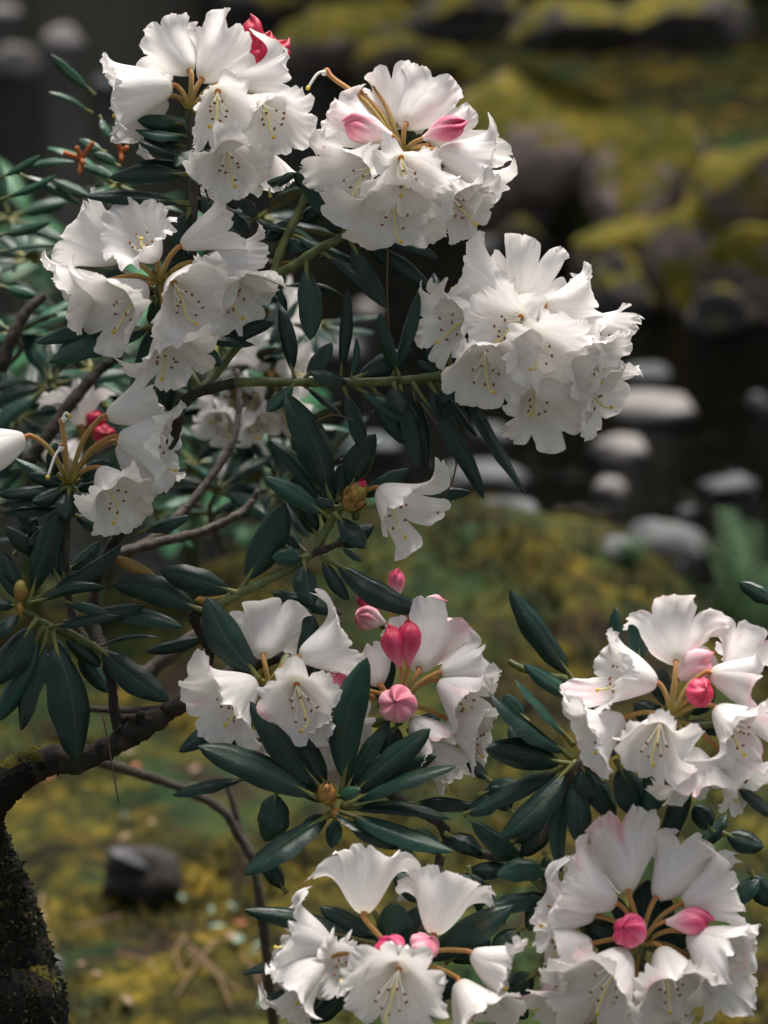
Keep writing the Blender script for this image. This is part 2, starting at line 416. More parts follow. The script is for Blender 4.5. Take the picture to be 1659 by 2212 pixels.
# x, y (photo), width, height, material, label
STONES = [
 (1425, 880, 215, 66, 'stone_pale', 'largest long pale stone lying in the dark stream'),
 (1343, 965, 142, 70, 'stone_pale', 'rounded pale stone in the stream between the long pale stone and a smaller round one'),
 (1313, 1052, 92, 52, 'stone_pale', 'small round pale stone in the middle of the stream'),
 (1440, 1165, 215, 64, 'stone_grey', 'long flat grey stone in the stream beside the mossy near bank'),
 (1575, 1045, 125, 46, 'stone_blue', 'dark blue-grey low stone in the stream'),
 (1400, 803, 112, 36, 'stone_blue', 'dim blue-grey stone beyond the largest pale stone in the stream'),
 (1070, 530, 104, 46, 'stone_pale', 'pale stone in the water at the foot of the mossy boulder'),
 (1045, 1020, 190, 76, 'stone_grey', 'broad grey stone in the stream behind hanging rhododendron leaves'),
 (1065, 935, 90, 50, 'stone_grey', 'small grey stone beyond the broad grey stone in the stream'),
 (1487, 1103, 46, 26, 'stone_blue', 'tiny dark stone just beyond the long flat grey stone'),
 (138, 72, 95, 74, 'stone_white', 'whitish stone far up the stream'),
 (34, 130, 110, 90, 'stone_pale', 'grey stone far up the stream next to the whitish one'),
 (8, 22, 80, 40, 'stone_white', 'flat pale stone at the far end of the stream'),
 (790, 668, 80, 60, 'stone_pale', 'pinkish pale stone seen between the leaves of the bush'),
 (715, 752, 140, 56, 'stone_grey', 'wide grey stone seen behind upright rhododendron leaves'),
 (800, 962, 130, 52, 'stone_blue', 'dark stone in the stream behind the bud rosette'),
 (1640, 868, 60, 40, 'stone_grey', 'small grey stone in deep shade near the far bank'),
 (230, 175, 70, 30, 'stone_blue', 'small dark stone in the water far up the stream'),
]
for i, (x, y, wd, ht, mt, lb) in enumerate(STONES):
    p = G(x, y+ht*.35, WATER); k = PXM(p)
    hz = ht*k*.62
    rock('river_stone', (p[0], p[1]+wd*k*.15, WATER+hz*.12), (wd*k*.5, wd*k*.36, hz), M[mt], lb, 'stone', 'stones in the stream', .17, 4, 100+i, rng.uniform(-.25, .25))
BOULD = [
 # centre x, top y, base y, base z, width, depth factor, material, label
 (1225, 205, 550, -.18, 390, .9, 'boulder', 'big rounded boulder with a mossy crown and bare grey face on the far bank'),
 (1425, 290, 540, -.08, 290, .8, 'boulder', 'pinkish boulder streaked with moss beside the big rounded boulder'),
 (1625, 335, 590, -.08, 330, .9, 'boulder_moss', 'boulder with a bright yellow moss cap above the water'),
 (1390, 450, 690, -.20, 260, .8, 'boulder_moss', 'mossy round boulder at the water line below the pinkish boulder'),
 (1515, 490, 720, -.20, 240, .8, 'boulder', 'grey-pink boulder with moss patches at the water line'),
 (1650, 520, 740, -.20, 250, .8, 'boulder_moss', 'mossy boulder at the water line below the yellow moss cap'),
 (760, 18, 150, .0, 300, .8, 'boulder', 'grey boulder half covered with moss far up the bank'),
 (850, 92, 175, .0, 240, .7, 'boulder_moss', 'low boulder fully covered in moss before the far grey boulder'),
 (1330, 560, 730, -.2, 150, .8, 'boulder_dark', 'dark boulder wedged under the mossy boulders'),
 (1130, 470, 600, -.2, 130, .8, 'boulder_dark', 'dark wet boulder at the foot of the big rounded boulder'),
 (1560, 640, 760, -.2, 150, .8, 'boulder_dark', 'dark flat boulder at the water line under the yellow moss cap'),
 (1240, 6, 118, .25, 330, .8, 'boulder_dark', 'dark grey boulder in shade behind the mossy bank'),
 (1500, -10, 125, .3, 300, .8, 'boulder_dark', 'dark angular boulder in deep shade under the added trees'),
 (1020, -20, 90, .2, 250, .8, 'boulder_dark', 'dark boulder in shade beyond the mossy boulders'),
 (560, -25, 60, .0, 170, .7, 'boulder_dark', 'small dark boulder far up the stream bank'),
]
for i, (x, yt, yb, zb, wd, df, mt, lb) in enumerate(BOULD):
    p = G(x, yb, zb); k = PXM(p); hh = (yb-yt)*k
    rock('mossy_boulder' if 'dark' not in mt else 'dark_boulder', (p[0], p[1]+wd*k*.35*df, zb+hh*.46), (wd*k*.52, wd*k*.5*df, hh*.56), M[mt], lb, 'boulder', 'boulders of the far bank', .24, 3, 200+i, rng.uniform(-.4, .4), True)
# near bank: dark stone on the moss, flat pale stone on the mound, small stone by the trunk
p = G(305, 1905, 0); k = PXM(p)
rock('rounded_rock', (p[0], p[1], .005), (84*k, 70*k, 58*k), simple('rock_brown', (.018, .014, .012), .8, 40, .6, .8, .4, .01), 'dark brown rounded rock sunk in the moss', 'rock', None, .2, 1, 301)
p2 = G(285, 1862, .02)
rock('flat_stone', (p2[0], p2[1]-.02, .034), (52*k, 36*k, 17*k), simple('slate_grey', (.028, .03, .036), .6, 60, .3, .5), 'slate grey flat stone leaning on the dark rounded rock', 'stone', None, .10, 2, 302, .3, False, .5)
p = G(90, 2110, 0); k = PXM(p)
rock('small_stone', (p[0], p[1], .005), (50*k, 38*k, 42*k), M['stone_grey'], 'small pale stone on the moss beside the mossy trunk', 'stone', None, .15, 3, 303)
p = G(1080, 1170, .07); k = PXM(p)
rock('flat_stone', (p[0], p[1]+.05, height(p[0], p[1]+.05)-.004), (120*k, 46*k, 18*k), M['stone_grey'], 'flat grey stone on the crest of the mossy mound', 'stone', None, .16, 3, 304)
p = G(1330, 1300, .02)
rock('flat_stone', (p[0], p[1], height(p[0], p[1])+.002), (.028, .035, .010), M['stone_grey'], 'small grey stone on the slope of the mossy mound', 'stone', None, .12, 3, 305)

# ------------------------------------------------------------------ moss tufts (nobody could count them)
def moss_field():
    v = []; f = []; m = []
    r = np.random.default_rng(3)
    N = 15000
    x = r.uniform(-.75, .8, N); y = r.uniform(2.35, 3.75, N)
    keep = wob(x, y, 9)+r.normal(size=N)*.15 > .03
    x, y = x[keep], y[keep]; z = height(x, y)
    for i in range(len(x)):
        h = r.uniform(.006, .020); mi = 0 if r.random() < .65 else 1
        for q in range(3):
            a = r.uniform(0, 6.28); wd = .0022; ca, sa = math.cos(a), math.sin(a); b = len(v)
            ox, oy = r.normal(size=2)*.004
            v += [(x[i]+ox-wd*sa, y[i]+oy+wd*ca, z[i]-.002), (x[i]+ox+wd*sa, y[i]+oy-wd*ca, z[i]-.002), (x[i]+ox+ca*h*.6, y[i]+oy+sa*h*.6, z[i]+h)]
            f.append((b, b+1, b+2)); m.append(mi)
    o = mk('moss_tufts', v, f, [simple('moss_yellow', (.10, .075, .010), .9, 30, .85), simple('moss_green', (.026, .046, .013), .9, 30, .8)], None, (0, 3, 0), False, m)
    o['kind'] = 'stuff'; tag(o, 'yellow-green moss carpet on the near bank', 'moss')
moss_field()

# ------------------------------------------------------------------ leaves
LT = np.linspace(0, 1, 17); LW = np.linspace(-1, 1, 9)
def leaf_profile(kind=0):
    t = LT
    w_ = np.sin(np.pi*np.clip(t, 0, 1)**1.05)**.60
    w_ *= 1-.10*(t-.5)
    w_[0] = .07; w_[-1] = .015
    return w_
LPROF = leaf_profile()
def leaf(parent, b, t, wd, nvec, mats, r, droop=.06, curl=.35, pet=0.14, name='leaf'):
    """b, t: base and tip (m), wd full width (m), nvec: wanted upper-face direction"""
    b = np.asarray(b); t = np.asarray(t); L = np.linalg.norm(t-b); a = (t-b)/max(L, 1e-9)
    n = nrm(nvec - a*np.dot(nvec, a)); s_ = np.cross(a, n)
    pl = pet*L
    tt = LT
    bend = droop*L*(4*tt*(1-tt)) + 0.0
    twist = r.normal()*.18*tt
    sway = r.normal()*.03*L*np.sin(np.pi*tt)
    top = []; bot = []; uvs = []
    wv = r.uniform(0, 6.28, 3)
    for i, q in enumerate(tt):
        c = b + a*(pl + (L-pl)*q) + n*bend[i] + s_*sway[i]
        hw = wd*.5*LPROF[i]*(1+.035*math.sin(q*15+wv[0]))
        ct, st = math.cos(twist[i]), math.sin(twist[i]); s2 = s_*ct+n*st; n2 = n*ct-s_*st
        for j, x in enumerate(LW):
            ax = abs(x)
            z = -curl*hw*(ax**2.4) + .10*hw*min(ax*5, 1) + hw*.05*math.sin(q*19+wv[1]+x*2.)*ax
            xx = x*hw*(1-.10*curl*ax**2)
            p = c+s2*xx+n2*z
            th = .0004*(1-ax**4)
            top.append(p+n2*th); bot.append(p-n2*th); uvs.append(((x+1)/2, q))
    A = Acc(); nc = len(LW)
    A.add(top, [tuple(reversed(q)) for q in grid_faces(17, nc)], 0, uvs)
    A.add(bot, grid_faces(17, nc), 1, uvs)
    if pl > 0:
        path = spline([b, b+a*pl*.6+n*bend[1]*.4, b+a*(pl+.05*L)+n*bend[1]*.9, b+a*(pl+.22*L)+n*(bend[4]-.0006)], 7)
        A.tube(path, np.linspace(.0019, .0008, 7)*min(1.2, wd/.016+.2), 6, 2)
    return A.build(name, mats, parent, b)
LM = [M['leaf'], M['leaf_back'], M['petiole']]
LML = [M['leaf_light'], M['leaf_back'], M['petiole']]
LMO = [M['leaf_orange'], M['leaf_back'], M['petiole']]
NAT = nrm(UP*.55 - FWD*.75)

# ------------------------------------------------------------------ flowers
_prof = spline(np.array([[0, .035, 0], [.05, .13, .012], [.14, .23, .09], [.28, .36, .26], [.44, .49, .46], [.60, .61, .66], [.73, .72, .82], [.85, .85, .925], [.94, .955, .965], [1.0, 1.05, .965]]), 120)
NT_, NP_ = 24, 130
def fnoise(r, ph, ks):
    o = 0
    for k in ks: o = o + r.normal()*np.sin(k*ph+r.uniform(0, 6.28))
    return o/math.sqrt(len(ks))
def corolla(r, L, R, open_=1.0, ragged=0.0):
    n = 5 if r.random() < .8 else 6
    T = np.linspace(0, 1, NT_)**.85; ph = np.linspace(0, 2*math.pi, NP_, endpoint=False)
    x = ph*n/(2*math.pi); i = np.round(x).astype(int) % n; c = x-np.round(x); l = np.cos(np.pi*c)
    e = 1 - (.23+.16*ragged)*(1-np.clip(l, 0, 1))**2.2*r.uniform(.7, 1.3) - .06*np.exp(-(c/.06)**2)*r.uniform(.1, 1, n)[i]
    e = e*(1+(.06+.10*ragged)*r.normal(size=n))[i]**l + .011*fnoise(r, ph, range(24, 52, 3)) + .009*fnoise(r, ph, range(9, 20, 2))
    s = T[:, None]*e[None, :]; s = np.clip(s, 0, 1.08)
    ss = _prof[:, 0]
    rr = np.interp(s, ss, _prof[:, 1]); zz = np.interp(s, ss, _prof[:, 2])
    ext = np.clip(s-1, 0, None); rr = rr+ext*.9; zz = zz-ext*.3
    wgt = np.clip((s-.42)/.58, 0, 1.1)
    b = r.normal(size=n)*.95+.25
    bl = (b[i]*l**1.0)[None, :]
    rr = rr*(1 + (open_-1)*wgt*.8) + wgt**2*bl*.10
    zz = zz - wgt**2.2*bl*.20 + .05*wgt*(1-l)[None, :]
    # pleats and ruffles
    rr = rr*(1 - .045*(1-wgt)*np.sin(np.clip(s, 0, 1)*3.1)*(1-l)[None, :]*1.6)
    def fn2(ks, sw):
        o_ = 0
        for k_ in ks: o_ = o_ + r.normal()*np.sin(k_*ph[None, :]+r.uniform(0, 6.28)+r.normal()*sw*s)
        return o_/math.sqrt(len(ks))
    cup = .11*(l**2-.45)[None, :]*r.normal(size=n)[i][None, :]*wgt**1.5
    ruf = cup + .055*fn2(range(3, 2*n, 1), 4.)*wgt**1.8 + .066*fn2(range(2*n, 5*n, 2), 9.)*wgt**3.5 + .038*fn2(range(28, 60, 3), 14.)*wgt**5
    ruf2 = .016*np.sin(7*s+fnoise(r, ph, range(2, 9)))*wgt*fnoise(r, ph, range(3, 9))[None, :]
    d = ruf+ruf2
    zz = zz + d*.75*R/L; rr = rr - d*.62
    pp = ph[None, :] + .05*wgt**2*fnoise(r, ph, range(4, 16))[None, :] + r.normal()*.06*wgt
    el = 1+r.normal()*.07
    X = rr*np.cos(pp)*R*el; Y = rr*np.sin(pp)*R/el; Z = zz*L
    bx, by = r.normal(size=2)*.05
    for q in range(5):        # soft crumple of the whole bell
        kx = r.normal(size=3)*2.0/R; am = r.normal(size=3)*.030*R; pz = r.uniform(0, 6.28)
        wv = np.sin(kx[0]*X+kx[1]*Y+kx[2]*Z+pz)*np.clip(zz*1.2, 0, 1)
        X = X+am[0]*wv; Y = Y+am[1]*wv; Z = Z+am[2]*wv
    X = X + bx*L*(zz**2); Y = Y + by*L*zz**2
    uv = np.stack([np.broadcast_to(ph/(2*math.pi), s.shape), np.broadcast_to(T[:, None], s.shape)], -1)
    return np.stack([X, Y, Z], -1).reshape(-1, 3), uv.reshape(-1, 2)
CF = grid_faces(NT_, NP_, True)

def frame(a, upv, roll):
    a = nrm(a); u = upv - a*np.dot(upv, a)
    if np.linalg.norm(u) < .15: u = -FWD - a*np.dot(-FWD, a)
    u = nrm(u); s_ = np.cross(u, a)
    c, q = math.cos(roll), math.sin(roll)
    return np.stack([u*c+s_*q, s_*c-u*q, a])     # rows: local x(up), y, z

def add_flower(cl, hub, fl, doff, r, petal, ragged=0.0):
    bx, by, mx, my, md, R = fl[:6]; bd = fl[6] if len(fl) > 6 else 0
    off = doff+bd; k = S*(D0-off*S)/D0
    base = P(bx, by, off); ax = V(mx-bx, my-by, md, off)
    L = np.linalg.norm(ax)/.88; Lmin = R*k*1.25
    if L < Lmin: L = Lmin
    L = min(L, R*k*1.95)
    F = frame(ax, UP*.8+np.array([0, 0, .4]), r.normal()*.35)
    v, uv = corolla(r, L, R*k*1.07, r.uniform(.86, 1.12), max(ragged, min(.6, abs(r.normal())*.22)))
    mk('flower', v@F+base, CF, petal, cl, base, uv=uv)
    # stamens and pistil
    A = Acc(); up, side, a = F
    ns = int(r.integers(6, 10)) if not ragged else 5
    for q in range(ns):
        ang = 2*math.pi*(q+.3*r.random())/ns; rad = R*k*(.20+.14*r.random()); ln = L*r.uniform(.60, .84)
        dx, dy = math.cos(ang), math.sin(ang)
        e = base+a*ln+up*(dx*rad-.17*R*k)+side*dy*rad
        path = spline([base+a*L*.04, base+a*ln*.5+up*(dx*rad*.5-.16*R*k)+side*dy*rad*.5, e], 7)
        A.tube(path, .00042, 5, 0, cap=False)
        A.ball(e, up*r.normal()+side*r.normal()+a*.4, .00085, .0013, 1)
    A.build('stamens', [M['filament'], M['anther']], cl, base)
    B = Acc(); ln = L*r.uniform(.92, 1.04)
    e = base+a*ln-up*R*k*.48+side*R*k*.10*r.normal()
    B.tube(spline([base+a*L*.02, base+a*ln*.5-up*R*k*.18, base+a*ln*.86-up*R*k*.42, e], 9), np.linspace(.0009, .0007, 9), 6, 0)
    B.ball(e, a, .0015, .0011, 1)
    B.build('pistil', [M['pistil'], M['stigma']], cl, base)
    add_stalk(cl, hub, base, nrm(ax), k, r)
def add_stalk(cl, hub, base, a, k, r, m='stalk', rad=5.6):
    d = base-hub; Ld = np.linalg.norm(d)
    mid = hub+d*.55 + (np.array([0, 0, 1.])*.10*Ld) - a*.10*Ld
    path = spline([hub, mid, base-a*.10*Ld, base+a*.0012], 12)
    rd = np.full(12, rad*k); rd[-3:] = np.array([1.05, 1.35, 1.25])*rad*k; rd[0] *= .9
    v, f, uv = tube(path, rd, 8, True)
    mk('flower_stalk', v, f, M[m], cl, hub, uv=uv)
def add_bud(cl, hub, bd_, doff, r, mname, stalk=True):
    bx, by, tx, ty, md, hw = bd_[:6]; dd = bd_[6] if len(bd_) > 6 else 0
    off = doff+dd; k = S*(D0-off*S)/D0
    base = P(bx, by, off); ax = V(tx-bx, ty-by, md, off); L = np.linalg.norm(ax)
    F = frame(ax, UP, r.uniform(0, 6.28)); n1, n2 = 18, 40
    prof = spline(np.array([[.22], [.36], [.58], [.80], [.95], [1.0], [.96], [.74], [.06]]), n1)[:, 0]
    t = np.linspace(0, 1, n1); ph = np.linspace(0, 2*math.pi, n2, endpoint=False)
    tw = 1.3*t[:, None]; fold = np.abs(np.sin(2.5*(ph[None, :]+tw)))
    lob = np.floor((ph[None, :]+tw)*2.5/math.pi).astype(int) % 5; lr = r.normal(size=5)
    rr = prof[:, None]*(1 - (.06+.30*t[:, None]**2)*(1-fold)**2 + .05*np.sin(2*ph+r.uniform(0, 6))[None, :]*t[:, None] + .05*lr[lob]*fold*t[:, None])*hw*k
    zz = t[:, None] + .07*t[:, None]**3*(fold-.5) + .07*lr[lob]*fold*t[:, None]**4
    v = np.stack([rr*np.cos(ph)[None, :], rr*np.sin(ph)[None, :], zz*L*np.ones_like(rr)], -1).reshape(-1, 3)
    uv = np.stack([np.broadcast_to(ph/6.283, rr.shape), np.broadcast_to(t[:, None], rr.shape)], -1).reshape(-1, 2)
    mk('flower_bud', v@F+base, grid_faces(n1, n2, True), M[mname], cl, base, uv=uv)
    if stalk: add_stalk(cl, hub, base, nrm(ax), k, r, 'stalk', 4.6)
def add_bracts(cl, hub, k, r, n, axis_, ln=36, mname='bract'):
    F = frame(axis_, UP, 0)
    for q in range(n):
        a = 2*math.pi*q/n+r.normal()*.2; d = F[0]*math.cos(a)+F[1]*math.sin(a); L = ln*k*r.uniform(.7, 1.15)
        e = hub+nrm(d*.75+F[2]*.9)*L; out_ = nrm(d*.9-F[2]*.4)
        s_ = np.cross(nrm(e-hub), out_); vv = []
        for t in np.linspace(0, 1, 7):
            c = hub+(e-hub)*t+out_*L*.16*math.sin(math.pi*t); hw = L*.26*math.sin(math.pi*min(.97, t*.82+.12))
            for x in (-1, -.5, 0, .5, 1): vv.append(c+s_*x*hw-out_*hw*.55*x*x)
        mk('bract', vv, grid_faces(7, 5), M[mname], cl, hub)

def cluster(parent, hub, doff, flowers, buds=(), petal='petal', seed=0, spent=(), nbr=9, axis_=None, ragged=0.0):
    r = np.random.default_rng(1000+seed); h = P(hub[0], hub[1], doff); k = S*(D0-doff*S)/D0
    axis_ = nrm(UP*.8-FWD*.5) if axis_ is None else axis_
    A = Acc(); A.tube(spline([h-axis_*42*k, h-axis_*15*k, h+axis_*4*k], 6), np.array([8, 9, 11, 11, 10, 7.])*k, 9, 0)
    cl = A.build('flower_cluster', [M['stem_green']], parent, h)
    add_bracts(cl, h, k, r, nbr, axis_)
    for f in flowers: add_flower(cl, h, f, doff, r, M[petal], ragged)
    for b in buds: add_bud(cl, h, b[:-1], doff, r, b[-1])
    for (x, y, od, pistil) in spent:
        e = P(x, y, doff+od); add_stalk(cl, h, e, nrm(e-h), k, r)
        if pistil:
            B = Acc(); q = P(pistil[0], pistil[1], doff+od+pistil[2]); mid = (e+q)/2+UP*12*k
            B.ball(e+nrm(q-e)*5*k, q-e, 7*k, 10*k, 0); B.tube(spline([e, mid, q], 8), .0009, 6, 0); B.ball(q, q-mid, .0016, .0016, 1)
            B.build('pistil', [M['filament'], M['stigma']], cl, e)
    return cl

# ------------------------------------------------------------------ the rhododendron bush
foot = np.array([P(60, 2212, -150)[0], P(60, 2212, -150)[1]+.02, 0.0]); foot[2] = height(foot[0], foot[1])
bush = tag(empty('rhododendron_bush', foot), 'white flowering rhododendron bush with dark leathery leaves and pink buds', 'bush')
def branch(pts, radii, m, seed=0, bumpy=.06, k=10, name='branch', parent=None):
    r = np.random.default_rng(seed+50); w3 = np.array([P(*p) for p in pts]); n = max(8, int(len(pts)*7))
    path = spline(w3, n); kk = S
    rd = np.interp(np.linspace(0, 1, n), np.linspace(0, 1, len(radii)), radii)*kk
    rd = rd*(1+.05*np.sin(np.linspace(0, 1, n)*n*.9+seed)) * (1+r.normal(size=n)*bumpy*.5)
    path = path+r.normal(size=path.shape)*rd[:, None]*bumpy*.8
    v, f, uv = tube(path, rd, k, True, bumpy*.5, r)
    return mk(name, v, f, m if isinstance(m, list) else M[m], parent or bush, w3[0], uv=uv)
# trunk with its mossy foot, and the main limb
fo = [P(60, 2212, -150), P(30, 2080, -150)]
tp = spline(np.array([foot-[0, 0, .03], foot+[0, -.01, .12], P(66, 2260, -150), P(45, 2120, -150), P(5, 1950, -130), P(-40, 1820, -90), P(-38, 1752, -60), P(15, 1690, -55), P(90, 1640, -55)]), 150)
tr_r = np.interp(np.linspace(0, 1, 150), [0, .2, .4, .6, .75, .9, 1], [104, 84, 80, 60, 50, 42, 36])*S
rt = np.random.default_rng(5); tv, tf, tuv = tube(tp, tr_r, 48, True, .045, rt)
M['trunk'] = mossy('trunk_mossy_bark', (.008, .007, .006), (.035, .03, .026), -.55, 30)
trunk = mk('trunk', tv, tf, M['trunk'], bush, foot, uv=tuv)
# moss clumps on the foot of the trunk
mv = []; mf = []
for q in range(7000):
    i = rt.integers(0, 90); a = rt.uniform(0, 6.28); c = tp[i]; t_ = nrm(tp[i+1]-tp[i]); u = nrm(np.cross(t_, [0, 1, .1])); v_ = np.cross(t_, u)
    d = u*math.cos(a)+v_*math.sin(a); pnt = c+d*tr_r[i]*.97+t_*rt.normal()*.006; h = rt.uniform(.0008, .0020); sd = nrm(np.cross(d, rt.normal(size=3)))
    b = len(mv); mv += [pnt-sd*.002, pnt+sd*.002, pnt+d*h+rt.normal(size=3)*.0015]; mf.append((b, b+1, b+2))
mo = mk('moss', mv, mf, simple('moss_dark', (.025, .038, .010), .95, 60, .6), trunk, foot, False); mo['kind'] = 'stuff'
branch([(60, 1655, -56), (120, 1645, -55), (180, 1640, -50), (240, 1612, -45), (300, 1575, -40), (350, 1545, -42), (400, 1515, -50), (520, 1445, -90), (620, 1420, -120), (720, 1500, -110), (760, 1640, 40), (745, 1720, 170)],
       [38, 32, 27, 25, 28, 22, 20, 18, 16, 14, 12, 10], 'bark', 1, .09, 14)
# knobbly node where an old shoot was cut
A = Acc(); rk = np.random.default_rng(9)
for q in range(16):
    c = P(288+rk.normal()*17, 1568+rk.normal()*15, -30+rk.normal()*12); A.ball(c, rk.normal(size=3), rk.uniform(8, 15)*S, rk.uniform(8, 14)*S, 0, 8, 6)
A.build('branch_knot', [M['bark']], bush, P(288, 1568, -30))
BR = [
 ([(284, 1570, -35), (262, 1575, -30), (250, 1555, -28), (242, 1490, -28), (229, 1425, -30)], [15, 14, 12, 11, 12], 'bark', 2, .12),
 ([(229, 1425, -30), (205, 1400, -32), (190, 1392, -30), (150, 1368, -20), (100, 1350, -10), (52, 1320, 10)], [11, 10, 10, 9, 8], 'stem_green', 3, .05),
 ([(190, 1392, -30), (160, 1340, -45), (142, 1250, -40), (143, 1150, -25), (149, 1060, -5)], [10, 10, 10, 9, 9], 'twig', 4, .08),
 ([(229, 1425, -36), (200, 1330, -120), (214, 1240, -130), (240, 1180, -120), (320, 1060, -90), (375, 940, -40), (388, 885, -10), (405, 862, 0), (432, 846, 0), (506, 827, 0)], [13, 13, 13, 13, 13, 13, 13, 13, 12, 11], 'bark', 5, .07),
 ([(503, 827, 0), (560, 825, 0), (700, 826, 0), (850, 823, 0), (985, 806, -5), (1060, 780, -10), (1118, 728, 0)], [10, 9.5, 10, 9.5, 10, 9, 9], 'stem_green', 6, .04),
 ([(432, 846, -8), (470, 800, -50), (530, 720, -70), (560, 640, -50), (590, 601, -30), (640, 570, -20), (690, 537, -15), (745, 508, -20), (800, 450, -40), (865, 345, -10)], [12, 11, 10, 10, 10.5, 10, 10, 9, 9, 9], 'stem_green', 7, .05),
 ([(588, 603, -34), (610, 530, -50), (640, 470, -60), (668, 405, -70), (700, 330, -90)], [10, 10, 9, 9, 8], 'stem_green', 8, .05),
 ([(440, 838, -20), (425, 720, -110), (416, 560, -90), (417, 470, -25), (418, 400, -10), (415, 320, -5), (412, 250, 0)], [11, 11, 10, 10, 10, 10, 9], 'twig', 9, .07),
 ([(436, 844, -10), (395, 780, -60), (360, 690, -40), (345, 622, -5)], [11, 10, 9, 9], 'stem_green', 10, .05),
 ([(412, 1508, -52), (450, 1420, -80), (436, 1370, -50), (418, 1330, -20), (440, 1318, -10), (472, 1308, 0)], [15, 13, 12, 13, 12, 10], 'bark', 11, .1),
 ([(470, 1309, 0), (530, 1275, 0), (610, 1236, 0), (672, 1195, 0), (702, 1150, 0), (726, 1106, 5), (752, 1085, 10)], [10, 11, 10, 11, 9, 9, 9], 'stem_green', 12, .06),
 ([(672, 1195, 0), (705, 1185, 10), (740, 1172, 20)], [10, 8, 5], 'bark', 13, .15),
 ([(620, 1420, -120), (600, 1470, 0), (580, 1490, 120)], [12, 11, 9], 'stem_green', 14, .05),
 ([(720, 1500, -110), (800, 1560, 0), (862, 1540, 120)], [12, 11, 9], 'stem_green', 15, .05),
 ([(760, 1640, 40), (850, 1720, 60), (945, 1775, 110), (972, 1812, 120), (1018, 1838, 130), (1100, 1850, 180), (1180, 1800, 230), (1240, 1660, 280), (1330, 1620, 300), (1440, 1570, 345)], [13, 13, 11, 12, 11, 10, 10, 10, 10, 9], 'twig', 16, .07),
 ([(972, 1812, 120), (952, 1850, 160), (930, 1960, 280), (890, 2060, 370), (868, 2110, 395)], [11, 10, 10, 10, 9], 'twig', 17, .07),
 ([(1100, 1850, 180), (1220, 1960, 300), (1330, 2070, 360), (1380, 2050, 395)], [10, 10, 10, 9], 'stem_green', 18, .05),
 ([(870, 1330, -160), (850, 1380, -150), (800, 1480, -130), (720, 1500, -110)], [8, 9, 9, 10], 'twig', 19, .06),
 ([(1690, 1310, -60), (1725, 1400, 60), (1690, 1500, 200), (1560, 1560, 300), (1455, 1572, 340)], [6, 7, 8, 8, 9], 'stem_green', 21, .06),
 ([(1100, 1430, -60), (1130, 1445, -40), (1180, 1460, 40), (1260, 1480, 200), (1330, 1560, 290)], [7, 8, 8, 8, 9], 'stem_green', 20, .06),
]
for pts, rd, m, sd, bp_ in BR: branch(pts, rd, m, sd, bp_)

# flower clusters: (base x, y, mouth x, y, towards the camera, radius, depth)
cluster(bush, (410, 238), 0, [
 (373, 185, 250, 205, 8, 98), (360, 212, 282, 262, -15, 72, -45), (409, 153, 362, 92, -55, 82), (436, 171, 478, 102, -55, 82),
 (502, 174, 604, 170, -25, 66, -10), (470, 197, 482, 252, 95, 76, 25), (562, 215, 610, 268, 70, 82, 5), (487, 308, 505, 372, 85, 84, 25), (575, 330, 605, 400, 0, 62, -90)], seed=1)
cluster(bush, (870, 334), 0, [
 (835, 308, 735, 262, -25, 92, -20), (852, 272, 866, 196, -55, 86, -25), (877, 268, 905, 222, -60, 92, 5), (927, 313, 992, 284, -40, 80, -20),
 (946, 327, 1046, 356, 12, 82, 5), (955, 368, 1050, 432, 20, 82, -20), (866, 340, 888, 398, 95, 80, 40), (813, 348, 748, 396, 60, 84, 15),
 (849, 418, 852, 482, 90, 100, 20), (957, 405, 1000, 464, 60, 82, 10)],
 [(845, 293, 748, 270, 25, 33, 30, 'bud_pale'), (914, 299, 1000, 266, 20, 27, 30, 'bud_mid')], seed=2,
 spent=[(706, 153, -70, (665, 190, 10)), (800, 166, -60, None), (776, 192, -60, None)])
cluster(bush, (345, 612), 0, [
 (262, 555, 188, 512, -35, 96, -25), (336, 558, 300, 516, 65, 86, 0), (391, 532, 480, 486, -15, 68, 10), (437, 565, 545, 572, -10, 80, -10),
 (231, 608, 148, 642, 22, 86, 0), (313, 618, 246, 680, 65, 98, 25), (375, 610, 425, 655, 90, 98, 30), (455, 595, 528, 648, 35, 90, -20), (359, 704, 373, 790, 40, 86, 25)], seed=3)
cluster(bush, (1128, 738), 0, [
 (1094, 640, 1012, 596, -20, 92, -15), (1122, 651, 1138, 590, -55, 92, -15), (1179, 660, 1268, 645, -18, 68, 5), (1226, 706, 1318, 738, 18, 88, -5),
 (1030, 676, 966, 694, 40, 88, -10), (1126, 685, 1080, 705, 75, 80, 30), (1048, 754, 1037, 810, 85, 98, 20), (1140, 716, 1176, 766, 85, 94, 40),
 (1226, 740, 1288, 782, 55, 88, 10), (1229, 815, 1300, 855, 35, 82, -10), (1151, 826, 1174, 872, 60, 82, 0)], seed=4)
cluster(bush, (149, 1046), 0, [
 (231, 900, 328, 868, -10, 80, -5), (256, 946, 366, 972, 18, 96, 5), (254, 962, 336, 1044, 0, 74, -35), (217, 1015, 268, 1090, 48, 92, 25), (55, 946, -25, 975, 10, 80)],
 seed=5, spent=[(133, 910, -10, (150, 898, 5)), (135, 963, 20, (103, 1031, 20))])
cluster(bush, (768, 1085), 5, [(820, 1056, 882, 1108, 44, 94, 10)], seed=6, nbr=5, ragged=1.0)
